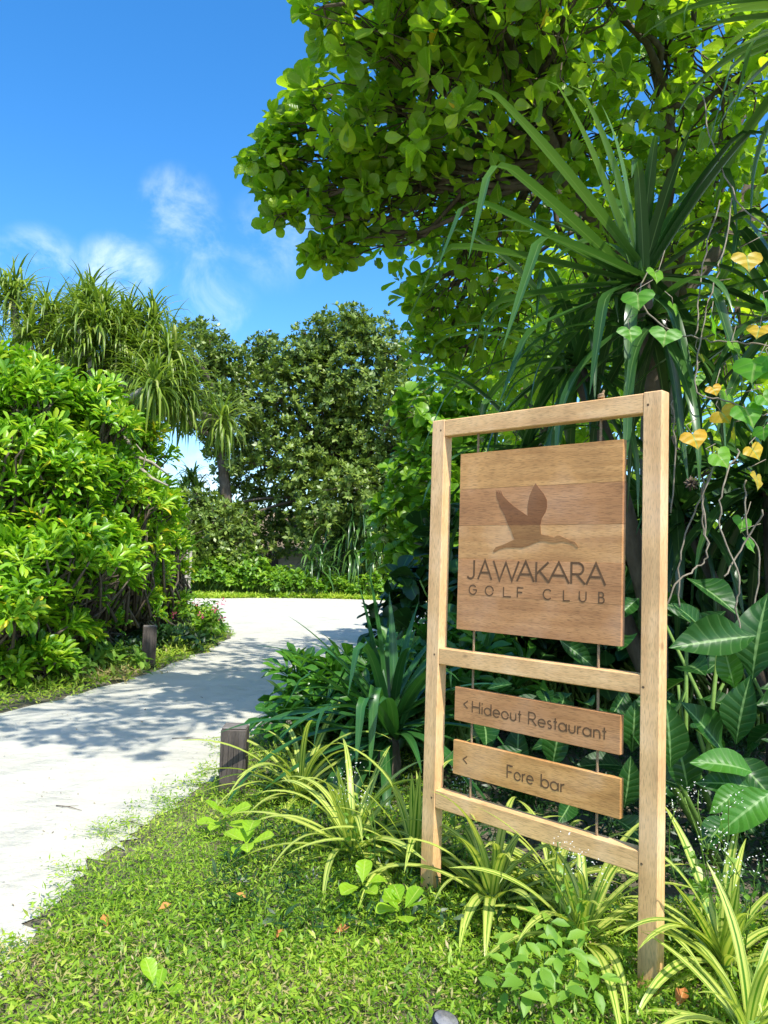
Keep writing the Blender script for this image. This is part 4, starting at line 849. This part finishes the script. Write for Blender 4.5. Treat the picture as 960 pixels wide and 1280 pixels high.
# dark understorey behind the sign
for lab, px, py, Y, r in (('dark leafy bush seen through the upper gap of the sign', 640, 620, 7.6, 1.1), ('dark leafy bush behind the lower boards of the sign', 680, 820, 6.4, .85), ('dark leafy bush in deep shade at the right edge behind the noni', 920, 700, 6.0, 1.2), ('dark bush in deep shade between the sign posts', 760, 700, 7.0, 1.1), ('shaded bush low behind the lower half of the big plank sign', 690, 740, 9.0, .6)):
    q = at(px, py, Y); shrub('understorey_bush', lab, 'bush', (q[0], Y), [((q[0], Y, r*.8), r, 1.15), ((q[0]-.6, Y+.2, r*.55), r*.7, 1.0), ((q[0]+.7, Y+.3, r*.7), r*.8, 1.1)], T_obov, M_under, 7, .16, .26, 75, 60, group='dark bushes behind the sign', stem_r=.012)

# noni: the big glossy leaves lower right
no = thing('noni_shrub', 'shrub with very large glossy dark leaves to the right of the sign post', 'shrub', (1.9, 3.4, 0))
NL = [(840, 805, 2.9, 945, 795, .27, .5), (950, 745, 3.0, 940, 850, .3, .4), (905, 810, 2.95, 918, 860, .15, .7), (838, 880, 2.9, 838, 960, .2, .5), (860, 880, 3.05, 905, 940, .27, .3), (930, 850, 2.95, 920, 930, .26, .25), (880, 940, 2.8, 940, 965, .2, .7), (885, 970, 2.8, 940, 985, .16, .5), (905, 1000, 2.7, 930, 985, .15, .6), (920, 1020, 2.6, 965, 990, .22, .85),
      (850, 750, 3.2, 880, 790, .18, .3), (850, 920, 3.1, 860, 990, .25, .2), (700, 900, 3.6, 690, 960, .2, .25), (760, 890, 3.5, 790, 930, .2, .3), (795, 880, 3.4, 790, 940, .22, .35), (790, 960, 3.4, 780, 1010, .22, .2), (640, 910, 3.8, 650, 970, .18, .1), (740, 830, 3.9, 700, 800, .2, .2)]
off = np.array([1.9, 3.4, 0]); lv = []
st = Acc()
def noni_leaf(b, t, size, tn, face):
    d = t-b; lv.append((b, norm(d), face, np.linalg.norm(d) if size is None else size, tn))
for px, py, Y, qx, qy, sz, tn in NL:
    b = at(qx, qy, Y+.05) if px < qx or True else at(px, py, Y); t = at(px, py, Y); noni_leaf(b, t, max(sz, np.linalg.norm(t-b)), tn, norm(np.array([-.2, -.75, .65])+rng.normal(size=3)*.2))
for k in range(70):
    b = np.array([rng.uniform(1.25, 2.6), rng.uniform(3.0, 4.2), rng.uniform(.15, 1.25)]); az = rng.uniform(0, 6.28); d = np.array([math.cos(az), math.sin(az)-.4, rng.uniform(-.7, .4)])
    lv.append((b, norm(d), norm(np.array([0, -.5, .8])+rng.normal(size=3)*.3), rng.uniform(.17, .3), rng.uniform(0, .5)))
for k in range(36):
    b = np.array([rng.uniform(.5, 1.3), rng.uniform(3.3, 4.3), rng.uniform(.1, .75)]); az = rng.uniform(0, 6.28); d = np.array([math.cos(az), math.sin(az)-.4, rng.uniform(-.7, .4)])
    lv.append((b, norm(d), norm(np.array([0, -.5, .8])+rng.normal(size=3)*.3), rng.uniform(.15, .24), rng.uniform(0, .3)))
for k in range(16):
    x, y = rng.uniform(1.0, 2.4), rng.uniform(3.2, 4.0); st.tube([(x*.5+.9, y*.5+1.8, 0), (x, y, .5), (x+rng.normal()*.1, y, rng.uniform(.7, 1.1))], [.014, .011, .007], 6)
st.build('stem', M_stem, no, 'stuff', True)
B_, D_, F_, S_, T_ = [np.array(x) for x in zip(*lv)]
emit(no, T_noni, B_, D_, F_, S_, T_, M_noni, 300)

# heart-leaved vine
vi = thing('climbing_vine', 'climbing vine with heart-shaped green and yellow leaves on the right edge', 'vine', (1.75, 3.2, 0)); va = Acc()
VL = [(797, 378, 3.3, .12, .5, 0), (818, 350, 3.35, .09, .75, .2), (786, 422, 3.3, .11, .5, .2), (833, 424, 3.25, .13, .55, -.3), (888, 410, 3.2, .15, .6, .3), (914, 440, 3.2, .12, .75, .8), (945, 462, 3.05, .16, .55, -.4), (960, 455, 3.0, .16, .4, .2), (930, 520, 3.1, .13, .45, .5), (955, 545, 3.0, .12, .55, -.2),
      (865, 553, 3.1, .12, .98, .4), (895, 578, 3.05, .14, .74, 1.3), (890, 495, 3.2, .09, .97, .6), (908, 505, 3.2, .11, .78, .2), (933, 330, 3.2, .12, .93, .1), (945, 605, 3.1, .1, .92, .1), (938, 570, 3.1, .11, .99, .9), (950, 420, 3.1, .09, .9, -.5), (870, 482, 3.3, .09, .7, .2), (935, 685, 3.1, .11, .35, .3), (928, 660, 3.2, .1, .3, -.2), (900, 525, 3.15, .1, .95, 1.0), (840, 392, 3.35, .08, .8, .4), (955, 385, 3.1, .1, .5, .2), (875, 455, 3.25, .08, .9, .5), (905, 372, 3.3, .08, .7, .3), (952, 505, 3.1, .12, .5, 1.2), (915, 550, 3.15, .09, .85, .2)]
rows = []
for px, py, Y, s, tn, rot in VL:
    p = at(px, py-12, Y); d = norm(np.array([math.sin(rot)*.8, -.25, -1.0])); rows.append((p, d, norm(np.array([.1, -.85, .45])+rng.normal(size=3)*.6), s*rng.uniform(.75, 1.15), tn))
B_, D_, F_, S_, T_ = [np.array(x) for x in zip(*rows)]
emit(vi, T_heart, B_, D_, F_, S_, T_, M_vine, 300, variants=12)
def vine(pts, r=.0035):
    P = np.array([at(*p) for p in pts]); P = smooth_line(P, 6, .004); va.tube(P, r, 5)
for q in ([(985, 440, 3.1), (940, 430, 3.15), (880, 425, 3.25), (830, 410, 3.3), (800, 370, 3.35), (812, 335, 3.4)], [(960, 520, 3.1), (905, 500, 3.15), (870, 485, 3.2), (880, 400, 3.25), (900, 330, 3.3), (915, 250, 3.4)], [(905, 560, 3.1), (880, 620, 3.05), (885, 690, 3.0), (870, 710, 3.0), (845, 730, 2.95), (825, 775, 2.95)],
          [(925, 560, 3.1), (905, 610, 3.05), (900, 660, 3.05), (925, 720, 3.0), (920, 760, 3.0), (930, 810, 3.0)], [(930, 600, 3.1), (935, 660, 3.1), (950, 700, 3.1), (940, 790, 3.1)], [(880, 600, 3.1), (878, 650, 3.1), (884, 680, 3.1)], [(955, 640, 3.0), (930, 680, 3.05), (905, 720, 3.0)], [(890, 590, 3.1), (868, 640, 3.2), (850, 700, 3.2), (848, 760, 3.2)],
          [(840, 500, 3.4), (845, 560, 3.4), (838, 640, 3.4)], [(900, 250, 3.5), (880, 330, 3.4), (870, 420, 3.3)], [(985, 300, 3.4), (930, 260, 3.5), (890, 180, 3.6), (880, 120, 3.7)]): vine(q)
for p, d in zip(B_, D_):
    va.tube([p+d*.01, p-d*.03+rng.normal(size=3)*.012, p-d*.05+np.array([.05, .03, .03])+rng.normal(size=3)*.02], [.0016, .0018, .002], 4)
va.build('stem', M_root, vi, 'stuff', True)
a = Acc(); P = at(864, 605, 3.1); 
for k in range(60):
    d = rvec(1)[0]; a.tube([P+d*.004, P+d*rng.uniform(.018, .034)], [.004, .002], 3)
a.build('dried_seed_head', M_twig, vi, 'stuff', True)

# ------------------------------------------------------------------ strap plants
o = thing('strap_leaf_plant', 'dark green plant with long arching strap leaves left of the sign', 'plant', (*ground(500, 975)[:2], 0)); cz = at(488, 915, 4.55)
for px, py, Y, Lx, w, kk, tn, dr in ((290, 885, 4.2, 1.0, .07, None, .35, .5), (305, 880, 4.9, .95, .06, None, .3, .5), (280, 1000, 4.0, 1.2, .075, None, .5, .9), (372, 768, 4.4, .9, .06, None, .45, .3), (350, 810, 4.3, .95, .06, None, .5, .5), (467, 705, 4.6, 1.0, .06, None, .35, .1), (455, 740, 4.8, .85, .05, None, .35, .1), (480, 720, 4.7, .8, .06, None, .4, .1),
                               (445, 860, 4.0, .95, .07, .55, .5, .2), (470, 830, 3.9, 1.05, .07, .5, .65, .2), (400, 870, 4.2, .8, .07, None, .2, .6), (380, 930, 4.1, .85, .08, None, .2, .6), (400, 1000, 4.0, .8, .08, None, .15, .5), (560, 860, 4.5, .8, .07, None, .3, .5), (540, 820, 4.8, .8, .06, None, .3, .4), (520, 760, 4.8, .8, .06, None, .3, .2)):
    az, pit, d = toward(cz, px, py, Y); strap_obj(o, strap(cz+rng.normal(size=3)*.03, az, pit+dr*.45, Lx, w, dr*1.6, 1.5, kk, -80, 16, .34, tn, twist=rng.normal()*.2), M_strap)
for s in blades(cz, 44, .85, .065, 1.35, -.5, 1.2, kp=.25, tint=(.0, .5)): strap_obj(o, strap(*s[0], **s[1]), M_strap)
a = Acc(); a.tube([(cz[0], cz[1], -.1), (cz[0], cz[1], .15), cz], [.06, .07, .04], 9); a.build('stem', M_bark, o, None, True)

GV = 'variegated plants at the foot of the sign'
def lily(label, px, py, n, L, w, hi=1.5, lo=.1, droop=1.5, az0=0, zz=.03, extra=()):
    g = ground(px, py); c = np.array([g[0], g[1], zz]); o = thing('variegated_plant', label, 'plant', (g[0], g[1], 0), GV)
    for k in range(n):
        f = (k+.5)/n; az = az0+k*2.399+rng.normal()*.2; p0 = hi+(lo-hi)*f**.8+rng.normal()*.08
        strap_obj(o, strap(c+np.array([math.cos(az), math.sin(az), 0])*.02*f, az, p0, 1.08*L*rng.uniform(.72, 1.12), 1.05*w*rng.uniform(.7, 1.15), droop*rng.uniform(.55, 1.25), 1.5, None, -60, 14, .3, rng.random(), azw=rng.normal()*.25, twist=rng.normal()*.3), M_lily)
    for (tx, ty, tY, Lx, dr) in extra:
        az, pit, d = toward(c, tx, ty, tY); strap_obj(o, strap(c, az, pit+dr*.42, Lx, w*1.2, dr*1.3, 1.5, None, -60, 16, .3, rng.random()), M_lily)
    a = Acc(); a.tube([(g[0], g[1], -.05), (g[0], g[1], zz+.05)], [.035, .03], 8); a.build('base', M_stem, o, None, True)
lily('yellow-striped plant spreading over the grass below the near bollard', 375, 1003, 40, .62, .032, 1.35, .1, 1.7)
lily('bushy yellow-striped plant midway between the bollard and the sign post', 440, 1075, 34, .55, .036, 1.5, .1, 1.6, 1.0, extra=[(400, 955, 3.1, .5, .2), (420, 950, 3.2, .5, .15)])
lily('upright yellow-striped plant touching the left post of the sign', 517, 1090, 26, .55, .034, 1.5, .2, 1.5, .5, extra=[(525, 960, 3.15, .48, .15), (515, 975, 3.2, .45, .2)])
lily('yellow-striped plant between the two posts under the bottom rail', 615, 1140, 32, .5, .038, 1.5, .05, 1.6, .3, extra=[(570, 1040, 2.7, .5, .5), (600, 1240, 2.3, .5, 1.2), (560, 1190, 2.5, .45, 1.2)])
lily('large yellow-striped plant beside the right post with blades lying low', 728, 1190, 30, .5, .036, 1.45, .0, 1.6, 2.0, extra=[(640, 1165, 2.35, .5, 1.0), (690, 1060, 2.6, .42, .3)])
lily('yellow-striped plant in the bottom right corner with a blade crossing the post', 905, 1222, 26, .48, .036, 1.5, .1, 1.4, .9, extra=[(700, 1125, 2.1, .62, .8), (730, 1150, 2.05, .6, .9), (930, 1060, 2.3, .42, .05), (838, 1098, 2.4, .45, .25), (945, 1110, 2.2, .4, .2)])
lily('pale yellow-striped plant at the bottom edge below the corner plant', 935, 1310, 20, .42, .036, 1.5, .1, 1.4, 2.2)
lily('small yellow-striped plant in the shade behind the middle of the sign', 690, 1120, 20, .45, .03, 1.5, .1, 1.5, 2.2)

GSd = 'bright rosette seedlings in the grass'
def seedling(label, px, py, s, n=7, h=.07, Ystretch=0):
    g = ground(px, py); o = thing('seedling', label, 'seedling', (g[0], g[1], 0), GSd); P = np.array([[g[0], g[1], h]])
    a = Acc(); a.tube([(g[0], g[1], -.02), (g[0], g[1], h*.5), (g[0]+.004, g[1], h)], .004, 6); a.build('stem', M_stem, o, None, True)
    T, D, Nn, S, tn = rosettes(P, np.array([[-.05, -.25, .95]]), n, .45, s*.75, s*1.1, .1, .9, .12); emit(o, T_obov, T, D, Nn, S, rng.random(len(S))*.8, M_seed, 50)
seedling('bright yellow-green seedling with six rounded leaves in front of the left sign post', 502, 1172, .095)
seedling('darker seedling behind the bright one near the left sign post', 452, 1142, .085, 6)
seedling('bright seedling on the grass below the near bollard plant, nearer the camera', 308, 1082, .1, 6)
seedling('seedling behind the brightest one, closer to the near bollard', 280, 1048, .1, 7)
seedling('thin seedling alone in the open grass at the bottom', 195, 1262, .07, 4, .03)

# leafy weed in front of the sign, small white-flowered weeds
lw = thing('leafy_weed', 'light green leafy weed growing at the foot of the sign between the posts', 'weed', (*ground(690, 1250)[:2], 0)); sa = Acc(); LT = []
for px, py, Y in ((650, 1180, 2.4), (680, 1160, 2.45), (700, 1190, 2.4), (670, 1215, 2.3), (720, 1200, 2.4), (640, 1215, 2.35), (700, 1240, 2.25), (660, 1240, 2.25), (690, 1265, 2.2), (740, 1230, 2.3), (630, 1245, 2.3)):
    p = at(px, py, Y); sa.tube([(p[0]*.7+lw.location[0]*.3, p[1]*.7+lw.location[1]*.3, 0), p], [.003, .002], 4); LT.append(rosettes(p[None], np.array([[0, -.3, .9]]), 6, .25, .045, .075, .2, .9))
sa.build('stem', M_stem, lw, 'stuff', True); T, D, Nn, S, tn = [np.concatenate(x) for x in zip(*LT)]; emit(lw, T_mid, T, D, Nn, S, tn, M_weed, 300)
GW = 'spindly white-flowered weeds'
def fweed(label, px, py, Y, tops):
    o = thing('flowering_weed', label, 'weed', (*ground(px, py)[:2], 0), GW); g = ground(px, py); sa = Acc(); fl = Acc(); lf = Acc()
    for qx, qy in tops:
        q = at(qx, qy, Y); m = (g+q)/2+np.array([rng.normal()*.03, 0, .05]); sa.tube(smooth_line([g, m, q], 5, .002), .0021, 4)
        for k in range(3):
            e = q+rng.normal(size=3)*np.array([.02, .02, .018]); sa.tube([q-np.array([0, 0, .02]), e], .0009, 3)
            TT = rosettes(e[None], np.array([[0, -.4, .8]]), 5, .5, .005, .008); fl.inst(T_mid[0], TT[0], basis(TT[1], TT[2]), TT[3], TT[4])
        for k in range(5):
            e = g+(q-g)*rng.uniform(.25, .8)+rng.normal(size=3)*.01; TT = rosettes(e[None], rvec(1), 2, .3, .02, .04); lf.inst(T_mid[1], TT[0], basis(TT[1], TT[2]), TT[3], TT[4])
    sa.build('stem', M_stem, o, 'stuff', True); fl.build('flower', M_petalw, o, 'stuff', True); lf.build('foliage', M_weed, o, 'stuff', True)
fweed('white-flowered weed right of the tall post under the big leaves', 880, 1190, 2.55, [(855, 998), (872, 1000), (905, 1035), (885, 1055), (843, 1010), (912, 1000)])
fweed('white-flowered weed at the right edge above the corner plant', 930, 1210, 2.4, [(905, 1060), (920, 1085), (945, 1090), (890, 1070), (900, 1100)])
fweed('white-flowered weed in front of the bottom rail', 712, 1190, 2.45, [(708, 1070), (722, 1082), (745, 1100), (698, 1055)])
fweed('white-flowered weed under the left end of the bottom rail', 575, 1100, 3.2, [(573, 985), (580, 980), (590, 1010)])
fweed('wispy white-flowered weed between the striped plants left of the sign', 470, 1100, 3.1, [(430, 985), (445, 960), (455, 1005), (420, 1000)])

# fallen leaves on the grass
GF = 'fallen orange leaves on the grass'
for lab, px, py, s, az in (('orange fallen leaf on the grass, the one farther from the path of the left pair', 197, 1142, .05, .5), ('reddish fallen leaf on the grass nearest the sand path', 135, 1163, .06, 2.2), ('small orange fallen leaf in the middle of the lawn', 346, 1176, .04, 1.2), ('curled orange fallen leaf left of the bright seedling', 418, 1170, .055, .2), ('dull orange fallen leaf in the shade below the striped plant', 308, 1126, .04, 3.0), ('yellowed fallen leaf at the foot of the right sign post', 848, 1262, .07, 1.0)):
    g = ground(px, py, .035); a = Acc(); V, L, F = leaf_tp(5, 4, P_ell, .55, .35, -.2, .1, .2); L = L.copy(); L[:, 2] = rng.random(); B = basis(np.array([[math.cos(az), math.sin(az), .15]]), np.array([[0, -.3, 1.0]]))
    a.inst((V, L, F), np.array([[0, 0, 0.0]]), B, np.array([s]), np.array([rng.random()])); ob = a.build('fallen_leaf', M_dry); ob.location = (g[0], g[1], .045); tag(ob, lab, 'leaf', GF)

# ------------------------------------------------------------------ grass
def scatter(poly, n, dens_fn=None, wob=None):
    q = np.asarray(poly); lo, hi = q.min(0), q.max(0); P = rng.uniform(lo, hi, (n, 2)); return P[inpoly(P, q)]
def fnoise(P, s, seed):
    r = np.random.default_rng(seed); v = np.zeros(len(P))
    for k in range(10):
        a = r.normal(size=2)*s; v += np.sin(P@a+r.uniform(0, 6.28))
    return v/10**.5
def grass(name, P, hmin, hmax, k, lmin, lmax, mat, dry=.08, t=(0, .8), lean=.35):
    n = len(P); b = fnoise(P, 3.2, 4); c = fnoise(P, 1.3, 9)
    h = rng.uniform(hmin, hmax, n)*(1+.3*b); Q = np.column_stack([P, np.maximum(h*rng.random(n), .006)])
    A = norm(np.array([0, 0, 1.0])+rng.normal(size=(n, 3))*.45); T, D, Nn, S, tn = rosettes(Q, A, k, lean, lmin, lmax, *t, jit=.35)
    tn = np.clip(tn+np.repeat(.14*b, k), 0, .8); dm = (np.repeat(c, k)+rng.normal(size=len(tn))*.55) > 2.0-dry*4; tn = np.where(dm, rng.uniform(.86, 1, len(tn)), tn)
    S = S*(1+.2*np.repeat(c, k))*np.where(dm, .75, 1); a = Acc(); B = basis(D, Nn); ty = rng.integers(0, 3, len(T))
    for q in range(3): mk = ty == q; a.inst(T_lanc[q], T[mk], B[mk], S[mk], tn[mk])
    return a.build(name, mat, None, 'stuff')
lawn_poly = np.concatenate([eR[(eR[:, 1] > .6) & (eR[:, 1] < 6.0)], [(.2, 6.0), (.3, 4.4), (.5, 3.4), (.85, 3.0), (1.4, 3.0), (2.0, 2.6), (2.2, 1.2), (.2, .6)]])
P = scatter(lawn_poly, 66000); P = P[rng.random(len(P)) < np.clip(1.35-(P[:, 1]-1.8)*.3, .35, 1)]
e = eR[(eR[:, 1] > 1) & (eR[:, 1] < 6)]
dist = np.min(np.linalg.norm(P[:, None]-e[None], axis=2), axis=1)
keep = (rng.random(len(P)) < np.clip((dist-.015)/.05, 0, 1)) & (P[:, 1] > 1.75); P = P[keep]
# a few runners creep out over the sand
rs = []; ra = Acc()
for k in range(55):
    q = e[rng.integers(0, len(e))]+rng.normal(size=2)*.03; an = math.pi*.85+rng.normal()*.7; line = [[*q, .012]]
    for j in range(rng.integers(4, 13)):
        an += rng.normal()*.25; q = q+np.array([math.cos(an), math.sin(an)])*.017; line.append([*q, .012+rng.random()*.006]); rs.append(q)
    ra.tube(line, .0011, 3)
ra.build('grass_runners', M_stem, None, 'stuff'); P = np.concatenate([P, np.array(rs)])
grass('lawn_grass', P, .01, .045, 6, .012, .03, M_grass, .13)
P2 = scatter(lawn_poly, 1500); P2 = P2[(P2[:, 1] > 1.75)]; grass('lawn_grass_stalks', P2, .03, .075, 5, .018, .036, M_grass, .02, (.3, .8), .8)
eb = eL[(eL[:, 1] > 4.6) & (eL[:, 1] < 18)]
verge_poly = np.concatenate([eb, [(-7.5, 5.2), (-7.5, 9), (-5.2, 12), (-4.6, 18)]])
P = scatter(verge_poly, 42000); dist = np.min(np.linalg.norm(P[:, None]-eb[None], axis=2), axis=1); P = P[dist < 1.3]; P = P+rng.normal(size=P.shape)*.04
grass('verge_grass', P, .02, .07, 6, .04, .085, M_grass, .2)
P = rng.uniform((-12, 22.2), (10, 26.5), (26000, 2)); P = P[~inpoly(P, PATH)]; d_ = project(np.column_stack([P, np.zeros(len(P))])); P = P[(d_[0] > 180) & (d_[0] < 760)]
grass('far_verge_grass', P, .03, .1, 5, .08, .16, M_grass, .05, (.2, .8))
P = np.column_stack([rng.uniform(-.6, 3.2, 5200), rng.uniform(2.7, 6.5, 5200)]); P = P[~inpoly(P, PATH)]
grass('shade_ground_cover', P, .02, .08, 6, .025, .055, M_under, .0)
# leaf litter and bits on the sand
P = np.column_stack([rng.uniform(-7, 1, 3200), 2.0+14*rng.random(3200)**1.6]); P = P[inpoly(P, PATH)]; n = len(P); a = Acc()
az = rng.uniform(0, 6.28, n); a.inst(T_lanc[0], np.column_stack([P, np.full(n, .012)]), basis(np.column_stack([np.cos(az), np.sin(az), np.zeros(n)]), np.tile([0, 0, 1.0], (n, 1))), rng.uniform(.006, .02, n)*np.where(rng.random(n) < .06, 2.2, 1), rng.random(n)); a.build('leaf_litter', M_litter, None, 'stuff')

for lab, px, py, L_ in (('thin dry twig lying on the sunlit sand near the left edge', 70, 1010, .16), ('thin dry twig lying on the sand close to the lawn edge', 150, 1030, .12), ('dry twig on the shaded sand in front of the near bollard', 215, 925, .22)):
    g = ground(px, py); an = rng.uniform(-.6, .6); a = Acc(); q = np.array([math.cos(an), math.sin(an), 0]); nn = np.array([-q[1], q[0], 0])
    a.tube([(0, 0, .012), q*L_*.4+nn*.01+[0, 0, .014], q*L_+[0, 0, .011]], [.0028, .0024, .0012], 5); a.tube([q*L_*.4+nn*.01+[0, 0, .014], q*L_*.6+nn*.05+[0, 0, .012]], [.0018, .0008], 4)
    ob = a.build('twig', M_twig); ob.location = (g[0], g[1], 0); tag(ob, lab, 'twig', 'twigs on the sand')
# ------------------------------------------------------------------ woods that close the view
a = Acc()
for k in range(150):
    az = R(rng.uniform(-75, 75)); d = rng.uniform(42, 60); c = np.array([math.sin(az)*d, math.cos(az)*d, rng.uniform(.5, 2.0)]); r = rng.uniform(1.4, 2.4)
    n = 90; Pc, Ac = clusters(c, r, n, .6); T, D, Nn, S, tn = rosettes(Pc, Ac, 6, .5, .3, .55); B = basis(D, Nn); a.inst(T_small[0], T, B, S, tn)
a.build('distant_woods', M_tree, None, 'stuff')
